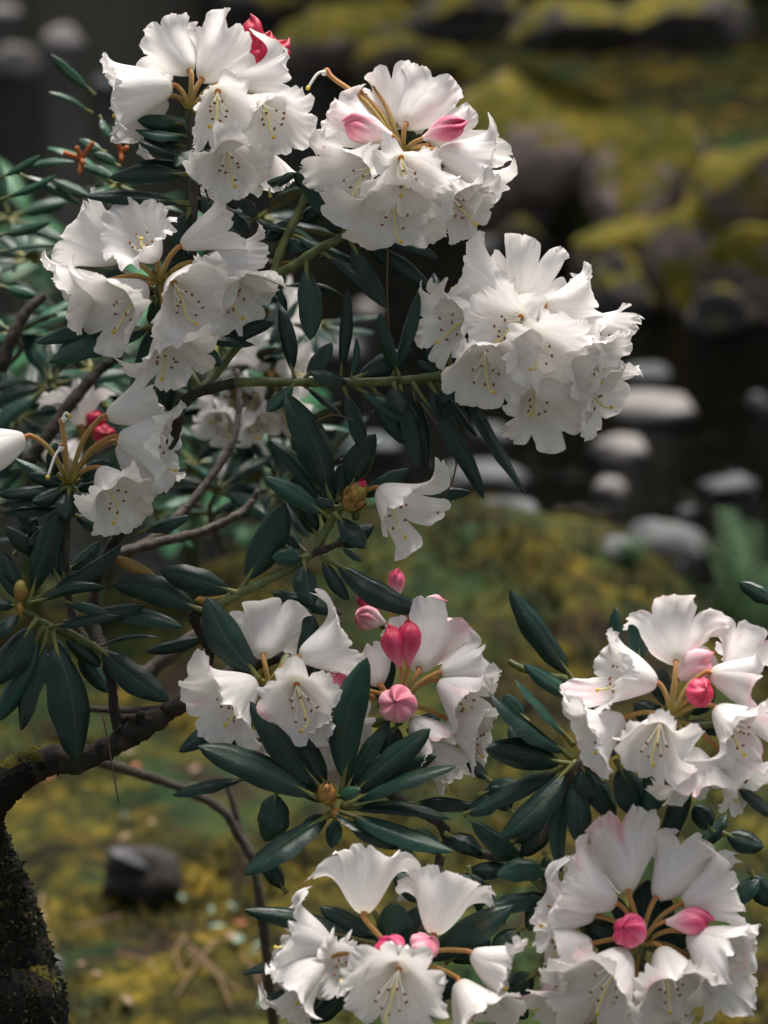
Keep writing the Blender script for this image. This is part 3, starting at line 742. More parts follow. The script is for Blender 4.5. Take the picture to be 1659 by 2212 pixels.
cluster(bush, (580, 1478), 130, [
 (569, 1416, 572, 1362, -70, 84, -10), (648, 1419, 740, 1392, -20, 88, 0), (551, 1473, 480, 1520, 60, 94, 10), (640, 1478, 654, 1515, 88, 96, 20),
 (790, 1500, 742, 1470, -15, 62, -40), (640, 1540, 690, 1595, 20, 74, -60), (820, 1480, 800, 1430, -40, 60, -50), (690, 1530, 715, 1560, 50, 80, -20), (575, 1560, 570, 1635, 15, 62, -60)], [(700, 1500, 744, 1462, -10, 30, -20, 'bud_mid')], 'petal_pink', 7)
cluster(bush, (863, 1530), 130, [
 (905, 1445, 916, 1388, -65, 86, -20), (952, 1453, 1040, 1430, -18, 68, 5), (948, 1473, 1012, 1508, 22, 84, 0), (968, 1554, 1042, 1588, 22, 82, -10),
 (888, 1552, 948, 1608, 20, 66, -20), (920, 1600, 985, 1675, 22, 74, -30)],
 [(864, 1440, 838, 1356, 10, 27, 20, 'bud_deep'), (882, 1438, 884, 1342, 10, 27, 15, 'bud_deep'), (866, 1532, 854, 1512, 70, 42, 25, 'bud_pale')], 'petal_pink', 8)
cluster(bush, (1450, 1554), 350, [
 (1418, 1476, 1322, 1450, 15, 98, 0), (1460, 1430, 1464, 1366, -70, 94, -10), (1535, 1455, 1608, 1472, -10, 84, 0), (1575, 1460, 1624, 1396, -50, 80, -40),
 (1347, 1551, 1268, 1588, 25, 84, 0), (1428, 1556, 1405, 1612, 78, 82, 25), (1492, 1615, 1512, 1700, 22, 90, 10), (1546, 1530, 1612, 1588, 45, 90, 10), (1560, 1630, 1610, 1700, 30, 78, -20)],
 [(1464, 1466, 1532, 1420, -20, 40, -20, 'bud_pale'), (1490, 1510, 1520, 1484, 55, 33, 10, 'bud_deep')], 'petal_pink', 9)
cluster(bush, (868, 2095), 400, [
 (787, 1971, 784, 1888, -50, 98, -10), (937, 2017, 960, 1932, -45, 100, -10), (716, 2045, 625, 2015, -8, 90, 0), (698, 2077, 632, 2128, 12, 84, 20),
 (862, 2092, 852, 2130, 105, 116, 40), (1018, 2060, 1098, 2094, 12, 80, 0), (990, 2120, 1032, 2186, 28, 90, 10), (655, 2130, 628, 2190, 10, 66, -20), (770, 2085, 735, 2075, 60, 70, 0)],
 [(850, 2075, 836, 2024, 25, 35, 10, 'bud_mid'), (900, 2070, 928, 2022, 20, 36, 0, 'bud_pale')], seed=10)
cluster(bush, (1386, 2040), 400, [
 (1332, 1953, 1240, 1918, -18, 94, -5), (1285, 1978, 1178, 1960, 10, 80, -20), (1357, 1924, 1347, 1846, -60, 98, -5), (1418, 1939, 1480, 1874, -48, 82, -5),
 (1475, 1953, 1560, 1930, -18, 90, 0), (1279, 2038, 1190, 2050, 15, 80, 0), (1350, 2056, 1294, 2124, 65, 110, 20), (1428, 2049, 1452, 2128, 55, 100, 25),
 (1489, 2017, 1560, 2056, 48, 100, 10), (1490, 2070, 1580, 2146, 28, 94, -10), (1290, 2140, 1195, 2200, 20, 84, -10), (1375, 2130, 1400, 2216, 20, 76, -20)],
 [(1382, 2026, 1342, 1995, 60, 38, 20, 'bud_mid'), (1439, 1992, 1532, 1988, 15, 31, 25, 'bud_mid')], 'petal_pink', 11)
# shoots still in bud behind: crimson ones at the top, pink ones in the middle
cluster(bush, (572, 190), -110, [], [(556, 140, 541, 40, 0, 26, 0, 'bud_red'), (572, 160, 585, 78, 20, 30, 0, 'bud_red'), (578, 150, 616, 92, 0, 26, -20, 'bud_red'), (560, 160, 566, 104, 25, 24, 0, 'bud_red')], seed=12, nbr=6)
cluster(bush, (840, 1370), -150, [], [(852, 1300, 858, 1234, 0, 18, 0, 'bud_mid'), (815, 1325, 780, 1278, 10, 22, 0, 'bud_deep'), (830, 1345, 772, 1328, 40, 27, 10, 'bud_pale'), (900, 1320, 962, 1300, 10, 24, 0, 'bud_pale'), (930, 1350, 992, 1362, 10, 26, 0, 'bud_pale')], seed=13, nbr=8)

# scaly leaf buds
def scaly_bud(x, y, off, h, wd, n, seed, m='scale', axis_=None, red=False):
    r = np.random.default_rng(seed); c = P(x, y, off); k = S; ax = nrm(UP*.9-FWD*.45) if axis_ is None else nrm(axis_)
    A = Acc(); A.ball(c+ax*h*.3*k, ax, wd*.40*k, h*.52*k, 0, 12, 9)
    o = A.build('leaf_bud', [M[m]], bush, c)
    F = frame(ax, UP, 0)
    for q in range(n):
        t = q/n; a = q*2.4; d = F[0]*math.cos(a)+F[1]*math.sin(a); b0 = c+ax*(t*.6-.1)*h*k+d*wd*.37*k*(1-.6*t); L = h*.44*k*r.uniform(.8, 1.2)
        dr = nrm(ax*(.9+.5*t)+d*(.34-.45*t)); s_ = np.cross(dr, d); vv = []
        for u in np.linspace(0, 1, 6):
            p_ = b0+dr*L*u+d*L*.14*math.sin(3.1*u); hw = wd*.24*k*math.sin(math.pi*min(.97, .2+u*.78))
            for xx in (-1, -.5, 0, .5, 1): vv.append(p_+s_*xx*hw-d*hw*.5*xx*xx)
        mm = M['scale'] if r.random() < .55 else M['bract']
        if red and t > .9: mm = M['bud_red']
        mk('bud_scale', vv, grid_faces(6, 5), mm, o, b0)
scaly_bud(757, 1092, 18, 74, 56, 22, 1, 'bract', UP*.9+RIGHT*.5-FWD*.3, True)
scaly_bud(706, 1722, 225, 52, 52, 20, 2, 'scale', UP*.6-FWD*.8)
scaly_bud(44, 1290, 30, 46, 36, 9, 3, 'bract', UP)
scaly_bud(44, 1325, 34, 28, 16, 6, 4, 'scale', UP-RIGHT*.1)
scaly_bud(722, 1752, 222, 22, 26, 8, 5, 'scale', -FWD-UP*.4)

# leaves: base x, y, tip x, y, width, base depth, tip depth
LV = [
 # round the first cluster
 (412, 295, 292, 281, 40, -10, 20), (398, 268, 297, 260, 36, -20, 0), (400, 345, 300, 306, 36, -10, 30), (430, 318, 380, 361, 52, 10, 45), (415, 375, 235, 384, 46, -5, 20),
 (410, 358, 302, 350, 30, -15, -10), (415, 440, 183, 424, 42, -15, 5), (412, 450, 378, 532, 50, -15, 10), (405, 320, 300, 290, 36, -25, -20), (420, 330, 460, 350, 40, -15, 10), (420, 300, 352, 250, 44, -40, -50),
 (418, 420, 470, 470, 40, -25, -20), (590, 405, 639, 373, 26, -50, -20), (560, 400, 640, 378, 26, -60, -40), (520, 420, 548, 470, 40, -70, -60), (480, 440, 540, 500, 40, -80, -80),
 # second cluster
 (742, 500, 646, 359, 52, -20, 10), (745, 505, 699, 473, 28, -10, 15), (750, 508, 834, 665, 46, -20, 15), (755, 505, 934, 626, 40, -25, -10), (770, 500, 948, 559, 36, -25, -5), (690, 540, 831, 662, 42, -18, 10),
 (660, 560, 671, 735, 52, -15, 20), (625, 505, 767, 562, 38, -60, -45), (625, 500, 556, 474, 30, -55, -35), (600, 615, 742, 640, 16, -110, -120), (588, 605, 620, 672, 18, -30, -25), (665, 410, 640, 370, 36, -60, -40),
 (750, 500, 690, 560, 34, -60, -80), (640, 470, 575, 520, 36, -70, -60), (640, 480, 700, 440, 40, -80, -70), (690, 540, 600, 520, 40, -60, -80), (760, 500, 800, 400, 60, -60, -70), (820, 440, 910, 500, 50, -60, -60),
 # along the level stem
 (637, 822, 603, 665, 36, 0, -5), (655, 824, 717, 740, 42, 0, -10), (735, 822, 751, 626, 28, 0, 10), (757, 824, 770, 729, 16, 0, 5), (757, 824, 891, 754, 50, -3, -30), (866, 822, 820, 676, 32, 8, 20),
 (848, 815, 904, 630, 34, -5, -10), (760, 827, 669, 804, 56, 6, 40), (640, 825, 575, 889, 34, 5, 30), (740, 828, 785, 982, 42, 0, 5), (652, 829, 745, 907, 28, -5, -15), (758, 829, 913, 928, 38, -5, -10),
 (800, 828, 872, 960, 42, -8, -20), (850, 828, 870, 892, 52, 12, 50), (862, 830, 902, 1013, 46, 2, 10), (890, 825, 1046, 1078, 44, 5, 20), (985, 810, 1137, 1070, 44, -5, 10), (925, 820, 991, 957, 50, -5, 10),
 (985, 806, 950, 875, 52, 10, 45), (940, 825, 1030, 943, 38, -15, -20), (975, 800, 937, 589, 44, -40, -110), (960, 806, 915, 745, 34, -20, -20), (890, 825, 923, 1010, 30, -20, -25), (985, 806, 900, 782, 34, -15, -10),
 (1000, 800, 960, 700, 46, -60, -110), (1010, 800, 1020, 900, 46, -20, 0), (1060, 780, 1110, 900, 50, -30, -20), (1100, 740, 1170, 620, 50, -60, -90),
 # bud rosette in the middle
 (722, 1100, 617, 850, 88, 5, 30), (745, 1075, 811, 937, 62, 0, 0), (728, 1085, 742, 1000, 42, -15, -20), (770, 1080, 884, 1013, 40, 0, 5), (716, 1120, 570, 1031, 50, 10, 45), (820, 1092, 1019, 1063, 40, -20, -15),
 (716, 1112, 582, 950, 52, -15, -25), (522, 1275, 615, 1085, 72, 0, 10), (690, 1160, 640, 1090, 50, -15, -30), (722, 1108, 788, 1185, 48, 15, 40), (712, 1185, 806, 1134, 52, -20, -35), (668, 1200, 587, 1206, 42, 10, 30),
 (655, 1205, 674, 1309, 58, 8, 40), (690, 1200, 753, 1298, 34, 5, 10), (700, 1205, 920, 1322, 64, 5, 15), (560, 1270, 738, 1327, 44, -5, -5), (735, 1180, 781, 1213, 20, 15, 30), (730, 1095, 682, 1080, 24, 15, 20), (740, 1090, 690, 1010, 44, -25, -30),
 (660, 1195, 600, 1130, 50, -40, -50), (700, 1150, 740, 1030, 50, -40, -60),
 # left side
 (520, 1283, 345, 1231, 60, 0, 15), (448, 1322, 245, 1263, 62, 0, 15), (560, 1470, 445, 1291, 76, 140, 150), (470, 1370, 313, 1409, 28, -60, -60),
 (60, 1310, 132, 1092, 56, 10, 20), (70, 1300, 263, 1178, 46, 5, -10), (62, 1302, 231, 1270, 26, 18, 20), (140, 1345, 315, 1309, 38, -10, 0), (105, 1355, 256, 1330, 34, 5, 20), (200, 1330, 395, 1355, 48, -20, 10),
 (140, 1300, 238, 1327, 28, 0, 15), (205, 1398, 341, 1377, 30, -25, -20), (200, 1392, 366, 1514, 62, -20, 25), (112, 1358, 164, 1643, 94, 0, 45), (105, 1355, 46, 1579, 62, 0, 20), (95, 1352, -5, 1560, 52, -5, 0),
 (80, 1335, -15, 1478, 68, 10, 40), (130, 1365, 217, 1440, 38, -30, -25), (160, 1372, 236, 1497, 44, -120, -130), (45, 1305, -8, 1215, 34, 5, 0), (55, 1290, 5, 1193, 38, -5, -10), (130, 1260, 71, 1135, 46, -20, -20),
 (95, 1215, 11, 1138, 38, -20, -10), (140, 1255, 121, 1160, 38, -30, -30), (40, 1310, -30, 1300, 34, 10, 30), (50, 1320, -30, 1380, 40, 10, 30), (140, 1240, 215, 1170, 44, -40, -50), (30, 1200, 80, 1120, 40, -50, -50), (100, 1180, 30, 1080, 44, -60, -60),
 (150, 1050, 69, 1084, 42, 5, 35), (150, 1055, 140, 1122, 48, 10, 50), (148, 1050, 60, 1026, 30, 0, 10), (160, 1045, 245, 1000, 40, -15, -20), (110, 1040, 121, 955, 36, -40, -50), (145, 1050, -5, 1070, 32, 0, 20), (145, 1060, 0, 1092, 36, -5, 10),
 (165, 1058, 190, 1095, 30, 10, 30), (145, 1090, 0, 1106, 32, -15, 0), (150, 1060, 30, 990, 34, -30, -40), (300, 1150, 409, 1115, 30, -90, -90), (155, 1110, 247, 1150, 42, -30, -30), (150, 1060, 230, 1040, 36, -25, -20), (60, 1160, -10, 1170, 40, -30, -20), (140, 1120, 60, 1180, 44, -20, 0),
 (110, 1370, 150, 1440, 40, -50, -50), (60, 1420, 20, 1500, 46, -60, -60), (90, 1400, 130, 1500, 50, -70, -70),
 # third cluster
 (345, 700, 105, 782, 70, -25, 10), (300, 680, 75, 741, 40, -30, -20), (335, 625, 228, 588, 42, -30, -30), (330, 690, 280, 852, 40, -30, -20), (362, 720, 366, 892, 46, -40, -30), (370, 700, 480, 790, 46, -20, 0), (400, 720, 549, 745, 34, -25, -20),
 (440, 740, 592, 695, 38, -40, -40), (390, 600, 395, 470, 44, -50, -70), (360, 620, 400, 540, 50, -60, -80), (350, 640, 260, 600, 50, -50, -60), (420, 540, 380, 470, 46, -70, -80), (330, 640, 360, 720, 50, -40, -30),
 # rosette before the seventh and eighth clusters
 (712, 1735, 427, 1612, 78, 220, 290), (708, 1722, 540, 1515, 78, 210, 240), (734, 1725, 793, 1420, 74, 215, 250), (745, 1730, 930, 1574, 62, 210, 240), (740, 1742, 985, 1655, 64, 215, 260), (780, 1705, 944, 1632, 36, 180, 190),
 (735, 1745, 972, 1770, 48, 205, 220), (730, 1752, 980, 1840, 58, 215, 275), (718, 1755, 527, 1890, 84, 220, 300), (722, 1755, 780, 1798, 38, 230, 270), (725, 1760, 716, 1832, 42, 200, 220), (740, 1725, 842, 1556, 52, 195, 190),
 (600, 1700, 572, 1818, 72, 150, 150), (520, 1560, 386, 1624, 46, 130, 140), (540, 1680, 373, 1718, 52, 160, 170), (600, 1590, 450, 1608, 42, 130, 130), (715, 1715, 626, 1572, 62, 185, 170), (720, 1740, 600, 1650, 60, 170, 150), (760, 1720, 860, 1660, 60, 170, 150),
 (735, 1770, 870, 1830, 50, 180, 170), (715, 1760, 640, 1800, 50, 170, 150), (690, 1500, 660, 1310, 50, 90, 60), (640, 1440, 672, 1325, 40, 80, 70), (820, 1530, 828, 1390, 50, 60, 20), (860, 1560, 830, 1640, 60, 100, 120), (880, 1580, 950, 1540, 50, 90, 60),
 # between the middle and the right-hand cluster
 (1245, 1480, 1101, 1273, 60, 240, 260), (1345, 1420, 1330, 1312, 34, 280, 270), (1375, 1440, 1392, 1322, 60, 300, 270), (1262, 1520, 1130, 1434, 38, 250, 270), (1240, 1610, 1112, 1469, 54, 260, 290), (1238, 1640, 1055, 1496, 78, 260, 310), (1238, 1652, 1048, 1618, 66, 270, 320),
 (1245, 1645, 1083, 1813, 66, 280, 340), (1235, 1650, 1020, 1756, 48, 255, 270), (1150, 1880, 1018, 1774, 48, 220, 250), (1243, 1660, 1256, 1832, 58, 280, 330), (1235, 1660, 1213, 1885, 54, 250, 260), (1250, 1650, 1330, 1765, 64, 270, 270),
 (1255, 1650, 1285, 1722, 58, 285, 310), (1430, 1600, 1400, 1765, 58, 310, 310), (1330, 1640, 1388, 1770, 74, 290, 285), (1500, 1660, 1425, 1845, 50, 300, 280), (1580, 1690, 1670, 1765, 54, 300, 310), (880, 1735, 1028, 1745, 32, 160, 170), (1080, 1900, 1125, 1840, 40, 200, 180),
 (1175, 1840, 1205, 1925, 40, 240, 270), (1200, 1880, 1072, 1890, 54, 250, 290), (1200, 1940, 1058, 1955, 64, 260, 300), (1060, 1850, 950, 1800, 40, 150, 160), (1120, 1870, 1010, 1880, 50, 170, 170), (1200, 1760, 1130, 1850, 50, 220, 210), (1300, 1690, 1260, 1620, 50, 260, 250),
 (1440, 1540, 1435, 1440, 64, 310, 270), (1460, 1560, 1565, 1575, 54, 310, 300), (1450, 1560, 1370, 1520, 56, 310, 290), (1470, 1570, 1500, 1660, 56, 310, 300), (1440, 1570, 1370, 1640, 56, 310, 300), (1480, 1550, 1540, 1480, 54, 310, 280),
 # bottom clusters
 (810, 2040, 526, 1966, 52, 350, 380), (830, 2030, 690, 1960, 46, 330, 320), (850, 2050, 845, 1950, 80, 340, 310), (900, 2090, 1110, 1955, 64, 350, 340), (700, 2080, 524, 2105, 30, 350, 360), (700, 2120, 562, 2168, 34, 350, 360), (760, 2130, 664, 2210, 46, 370, 390),
 (880, 2080, 900, 1960, 60, 340, 300), (900, 2110, 1010, 2140, 60, 350, 350), (880, 2110, 960, 2200, 60, 350, 350), (860, 2070, 760, 2020, 60, 340, 320), (940, 1960, 850, 1880, 50, 300, 280), (820, 1990, 740, 1870, 50, 280, 260),
 (1375, 2045, 1262, 1998, 62, 365, 350), (1388, 2030, 1400, 1900, 64, 360, 330), (1392, 2035, 1452, 1945, 60, 360, 330), (1395, 2045, 1520, 2095, 72, 365, 350), (1375, 2050, 1290, 2060, 66, 365, 360), (1385, 2060, 1400, 2170, 66, 365, 370), (1380, 2035, 1320, 1930, 60, 360, 330), (1395, 2040, 1500, 2010, 60, 360, 340), (1350, 2080, 1320, 2180, 60, 360, 350),
 (1030, 1720, 1120, 1690, 50, 170, 180), (1000, 1760, 1090, 1720, 50, 180, 190), (1110, 1760, 1060, 1700, 46, 200, 210), (1100, 1830, 1160, 1760, 50, 210, 220), (960, 1800, 1040, 1840, 46, 180, 190), (1140, 1560, 1090, 1500, 50, 190, 190), (1160, 1640, 1100, 1570, 56, 210, 210), (1560, 1960, 1640, 1900, 50, 300, 280), (1080, 1960, 985, 1890, 56, 230, 220), (1090, 1990, 1010, 2000, 60, 260, 280), (1130, 2000, 1060, 2060, 60, 300, 320), (960, 1850, 900, 1790, 50, 190, 190), (1010, 1870, 1040, 1980, 56, 220, 240),
 (900, 1880, 860, 1830, 44, 200, 190), (1060, 1690, 1010, 1640, 46, 150, 140), (1190, 1930, 1140, 2010, 56, 290, 300), (1230, 1960, 1130, 1930, 54, 280, 260), (620, 1930, 560, 1850, 40, 120, 110), (1560, 1800, 1650, 1830, 54, 260, 270), (1540, 1800, 1500, 1740, 50, 260, 250), (1620, 1880, 1665, 1960, 50, 270, 280), (700, 2200, 640, 2150, 50, 340, 330), (1080, 2130, 1140, 2200, 60, 330, 340), (960, 2080, 1060, 2030, 56, 320, 300), (1160, 2100, 1090, 2150, 60, 340, 330), (1500, 1840, 1570, 1760, 46, 200, 180), (1690, 1310, 1597, 1258, 40, -60, -80),
]
def put_leaves(parent, rows, mats, r, nbias=None):
    for (bx, by, tx, ty, wd, d0, d1) in rows:
        b = P(bx, by, d0); t = P(tx, ty, d1); k = S*(D0-d0*S)/D0
        nv = NAT + r.normal(size=3)*.28 + RIGHT*.12*np.sign(tx-bx)
        leaf(parent, b, t, wd*k*1.08, nv, mats, r, droop=r.uniform(.0, .09), curl=r.uniform(.25, .6), pet=.10+.05*r.random())
rl = np.random.default_rng(21)
put_leaves(bush, LV, LM, rl)
put_leaves(bush, [(365, 1270, 240, 1199, 30, -20, -25), (505, 1283, 420, 1297, 26, -10, -15), (392, 1290, 362, 1250, 22, -25, -30), (640, 560, 575, 600, 30, -70, -80)], LMO, rl)
put_leaves(bush, [(722, 1722, 780, 1706, 28, 235, 250)], LML, rl)

# ------------------------------------------------------------------ rhododendron behind, out of focus
bf = np.array([P(150, 1100, -900)[0], P(150, 1100, -900)[1], 0.0]); bf[2] = height(bf[0], bf[1])
bush2 = tag(empty('rhododendron_bush', bf), 'blurred rhododendron bush with a few white blossoms behind the flowering one', 'bush')
def whorl(parent, c, axis_, n, ln, wd, mats, r, spread=1.0):
    F = frame(axis_, UP, r.uniform(0, 6))
    for q in range(n):
        a = 2*math.pi*q/n+r.normal()*.25; d = F[0]*math.cos(a)+F[1]*math.sin(a)
        dr = nrm(d*spread+F[2]*r.normal()*.35); L = ln*r.uniform(.75, 1.15)
        leaf(parent, c+dr*.003, c+dr*L, wd*r.uniform(.8, 1.15), F[2]+d*.2, mats, r, droop=r.uniform(0, .1), curl=.4, pet=.12)
rb = np.random.default_rng(33)
DEEP = 2.2
B2 = [(0, 385, 89, 335, 24, -300, -280), (0, 432, 124, 377, 24, -280, -260), (40, 362, 162, 350, 26, -320, -310), (28, 370, 174, 441, 30, -330, -330), (105, 385, 195, 425, 28, -330, -320), (-5, 510, 110, 478, 28, -300, -280),
      (-5, 545, 120, 530, 20, -340, -330), (206, 205, 108, 117, 26, -330, -310), (200, 244, 103, 199, 20, -340, -320), (0, 618, 84, 640, 28, -380, -370), (230, 330, 170, 300, 24, -300, -310), (260, 360, 200, 330, 24, -300, -300), (215, 250, 240, 300, 24, -320, -310), (170, 355, 250, 385, 26, -320, -310)]
put_leaves(bush2, [q[:5]+(q[5]*DEEP, q[6]*DEEP) for q in B2], LML, rb)
WH = [(30, 720, -500), (110, 830, -520), (40, 900, -560), (200, 800, -620), (230, 880, -700), (330, 900, -560), (60, 1000, -560), (560, 780, -520), (520, 900, -640), (620, 930, -560), (470, 1060, -520), (600, 1060, -620), (560, 1000, -740), (680, 700, -720), (560, 470, -500), (250, 400, -460), (470, 740, -700), (60, 560, -700), (20, 470, -900), (150, 700, -900), (420, 1000, -900), (330, 1110, -760), (700, 1000, -820)]
for i, (x, y, o_) in enumerate(WH):
    o_ = o_*1.9
    c = P(x, y, o_); whorl(bush2, c, nrm([rb.normal()*.35, -.25+rb.normal()*.3, 1]), 9, .062, .017, LML if i % 3 == 0 else LM, rb)
    if i % 2 == 0: branch([(x, y, o_), (x+rb.normal()*30, y+50, o_-60), (x+rb.normal()*90, y+110+rb.uniform(0, 60), o_-160)], [5, 6, 7], 'twig', 60+i, .06, 7, parent=bush2)
for pts, rd, m, sd in [([(0, 800, -420), (30, 720, -420), (60, 670, -430), (95, 640, -440)], [15, 14, 12, 10], 'bark', 81), ([(60, 1000, -420), (110, 930, -420), (170, 850, -430), (215, 800, -440), (260, 770, -440)], [15, 15, 14, 12, 11], 'bark', 82),
    ([(270, 1195, -340), (340, 1160, -340), (400, 1100, -350), (450, 1040, -360), (500, 960, -370), (516, 880, -380), (512, 800, -390)], [12, 12, 11, 9, 8, 7, 6], 'twig', 83), ([(255, 1195, -330), (350, 1170, -330), (430, 1150, -330), (500, 1120, -330), (540, 1090, -340), (556, 1060, -340)], [12, 11, 10, 9, 8, 6], 'twig', 84),
    ([(200, 1640, -480), (290, 1668, -480), (380, 1697, -490), (476, 1746, -500), (512, 1800, -510), (545, 1855, -520)], [13, 12, 11, 11, 10, 10], 'twig', 85), ([(490, 1690, -520), (505, 1740, -520), (520, 1800, -520), (545, 1855, -520), (570, 2010, -560), (600, 2300, -800)], [7, 7, 8, 9, 12, 14], 'twig', 86),
    ([(300, 1470, -420), (360, 1420, -420), (430, 1370, -420), (520, 1330, -430)], [18, 17, 16, 14], 'twig', 87), ([(180, 1530, -420), (280, 1535, -420), (400, 1530, -430), (480, 1560, -440)], [8, 8, 7, 7], 'bark', 88)]:
    branch([(q[0], q[1], q[2]*1.8) for q in pts], [q*1.12 for q in rd], m, sd, .06, 9, parent=bush2)
cluster(bush2, (590, 830), -1008, [(575, 800, 545, 760, 20, 60), (600, 800, 640, 790, 30, 60), (570, 830, 530, 860, 40, 60), (600, 850, 625, 900, 40, 60)], seed=21)
cluster(bush2, (505, 880), -966, [(500, 885, 478, 920, 30, 56), (520, 890, 560, 925, 30, 50), (505, 870, 480, 880, 10, 50)], seed=22)
cluster(bush2, (185, 940), -882, [(175, 920, 165, 870, -20, 60), (170, 950, 150, 990, 20, 56)], [(200, 930, 212, 890, 0, 24, 0, 'bud_red'), (210, 945, 236, 938, 40, 24, 0, 'bud_red')], seed=23)
cluster(bush2, (600, 700), -1176, [(600, 690, 640, 660, 0, 56)], seed=24)
# last year's rusty flower stalks
A = Acc(); 
for e in [(138, 330), (165, 318), (200, 308), (180, 352), (172, 375), (250, 300), (275, 318), (262, 345)]:
    c0 = (176, 345) if e[0] < 210 else (262, 330)
    A.tube(spline([P(c0[0], c0[1]+20, -640), P(*c0, -640), P(e[0], e[1], -620)], 7), np.linspace(5, 6, 7)*S, 6)
A.build('spent_flower_stalk', [simple('rusty_stalk', (.36, .10, .02), .8, 300, .4)], bush2, P(176, 360, -640))

# ------------------------------------------------------------------ green plants behind the bush and at the water
def leafy_plant(x, y, z, n, ln, wd, hgt, label, seed, material, group=None):
    r = np.random.default_rng(seed); p_ = G(x, y, z); p_ = np.array([p_[0], p_[1], height(p_[0], p_[1])])
    e = tag(empty('leafy_plant', p_), label, 'plant', group)
    A = Acc()
    for q in range(7):
        t = p_+np.array([r.normal()*.07, r.normal()*.07, hgt*r.uniform(.6, 1)])
        A.tube(spline([p_+r.normal(size=3)*[.01, .01, 0], (p_+t)/2+r.normal(size=3)*.01, t], 6), np.linspace(.003, .0015, 6), 6)
    A.build('stem', [M['stem_green']], e, p_)
    for q in range(n):
        b = p_+np.array([r.normal()*.08, r.normal()*.07, hgt*r.uniform(.25, 1.0)]); d = nrm([r.normal(), r.normal(), r.uniform(-.1, .5)])
        leaf(e, b, b+d*ln*r.uniform(.6, 1.1), wd*r.uniform(.7, 1.1), np.array([0, 0, 1.])+r.normal(size=3)*.3, [material, material, M['petiole']], r, droop=.08, curl=.15)
M['leaf_deep'] = leaf_material('leaf_deep_green', (.012, .07, .028), (.02, .105, .04), (.05, .14, .06), .4, False)
leafy_plant(420, 1290, 0, 40, .15, .040, .42, 'broad-leaved green plant growing behind the grey branches', 1, M['leaf_deep'], 'green plants behind the bush')
leafy_plant(80, 1330, 0, 40, .15, .036, .55, 'tall leafy green plant behind the hanging big leaves', 2, M['leaf_deep'], 'green plants behind the bush')
leafy_plant(240, 1250, 0, 36, .13, .036, .62, 'leafy green plant rising behind the third white cluster', 3, M['leaf_deep'], 'green plants behind the bush')
leafy_plant(560, 1200, 0, 26, .11, .030, .22, 'low green plant under the bud rosette', 4, M['leaf_deep'], 'green plants behind the bush')
def fern(x, y, z, n, ln, label, seed):
    r = np.random.default_rng(seed); p_ = G(x, y, z); p_ = np.array([p_[0], p_[1], height(p_[0], p_[1])])
    e = tag(empty('fern', p_), label, 'fern', 'ferns on the near bank')
    for q in range(n):
        a = r.uniform(0, 6.28); lean = r.uniform(.08, .5); L = ln*r.uniform(.7, 1.1)
        d = np.array([math.cos(a)*lean, math.sin(a)*lean, 1.]); tip = p_+nrm(d)*L+np.array([math.cos(a), math.sin(a), -.3])*L*.22
        path = spline([p_, p_+nrm(d)*L*.6, tip], 14); A = Acc(); A.tube(path, np.linspace(.0014, .0004, 14), 5)
        ta = nrm(path[-1]-path[0]); sd = nrm(np.cross(ta, np.array([math.cos(a+.3), math.sin(a+.3), .6]))); nn = np.cross(sd, ta)
        for i in range(3, 14):
            pl = L*.26*(1-(i-3)/12)**.8+.005
            for s_ in (-1, 1):
                b0 = path[i]; t0 = b0+(sd*s_+ta*.45)*pl+nn*pl*.1; wv = ta*L*.016
                A.add([b0-wv, b0+wv, (b0+t0)/2+wv*1.2, t0, (b0+t0)/2-wv*1.1], [(0, 1, 2, 4), (4, 2, 3)], 0)
        A.build('frond', [M['fern']], e, p_, smooth=False)
M['fern'] = simple('fern_green', (.12, .21, .10), .55, 30, .35)
fern(1600, 1400, -.04, 11, .17, 'light green fern at the water edge beside the white cluster', 1)
fern(1365, 1345, .0, 10, .045, 'small pale green fern on the slope of the mossy mound', 2)
fern(1000, 1280, .06, 8, .04, 'low green fern on the mossy mound behind the pink buds', 3)

# fallen leaves, needles and twigs on the moss
rf = np.random.default_rng(77)
mats_f = [simple('litter_bluegreen', (.12, .19, .15), .6), simple('litter_tan', (.22, .14, .09), .7), simple('litter_red', (.30, .07, .035), .7)]
for i in range(32):
    x, y = rf.uniform(20, 640), rf.uniform(1620, 2230)
    p_ = G(x, y, 0); z = height(p_[0], p_[1])+.010; p_ = np.array([p_[0], p_[1], z]); L = rf.uniform(.012, .024); a = rf.uniform(0, 6.28)
    d = np.array([math.cos(a), math.sin(a), rf.normal()*.25]); kq = int(rf.choice([0, 0, 0, 1, 1, 2]))
    r_ = leaf(None, p_, p_+nrm(d)*L, L*.5, np.array([0, 0, 1.])+rf.normal(size=3)*.3, [mats_f[kq]]*3, rf, .1, .3, 0, 'fallen_leaf')
    tag(r_, ['small pale green fallen leaf lying on the moss', 'small tan fallen leaf lying on the moss', 'small red-brown fallen leaf lying on the moss'][kq], 'leaf', ['pale green leaves on the moss', 'tan leaves on the moss', 'red-brown leaves on the moss'][kq])
TW = [(405, 2030, 520, 2140), (405, 2050, 500, 2200), (470, 2010, 380, 2160), (400, 2000, 395, 2120), (250, 2040, 340, 2110), (90, 1900, 120, 2000), (520, 2060, 560, 2120), (160, 1960, 260, 1930)]
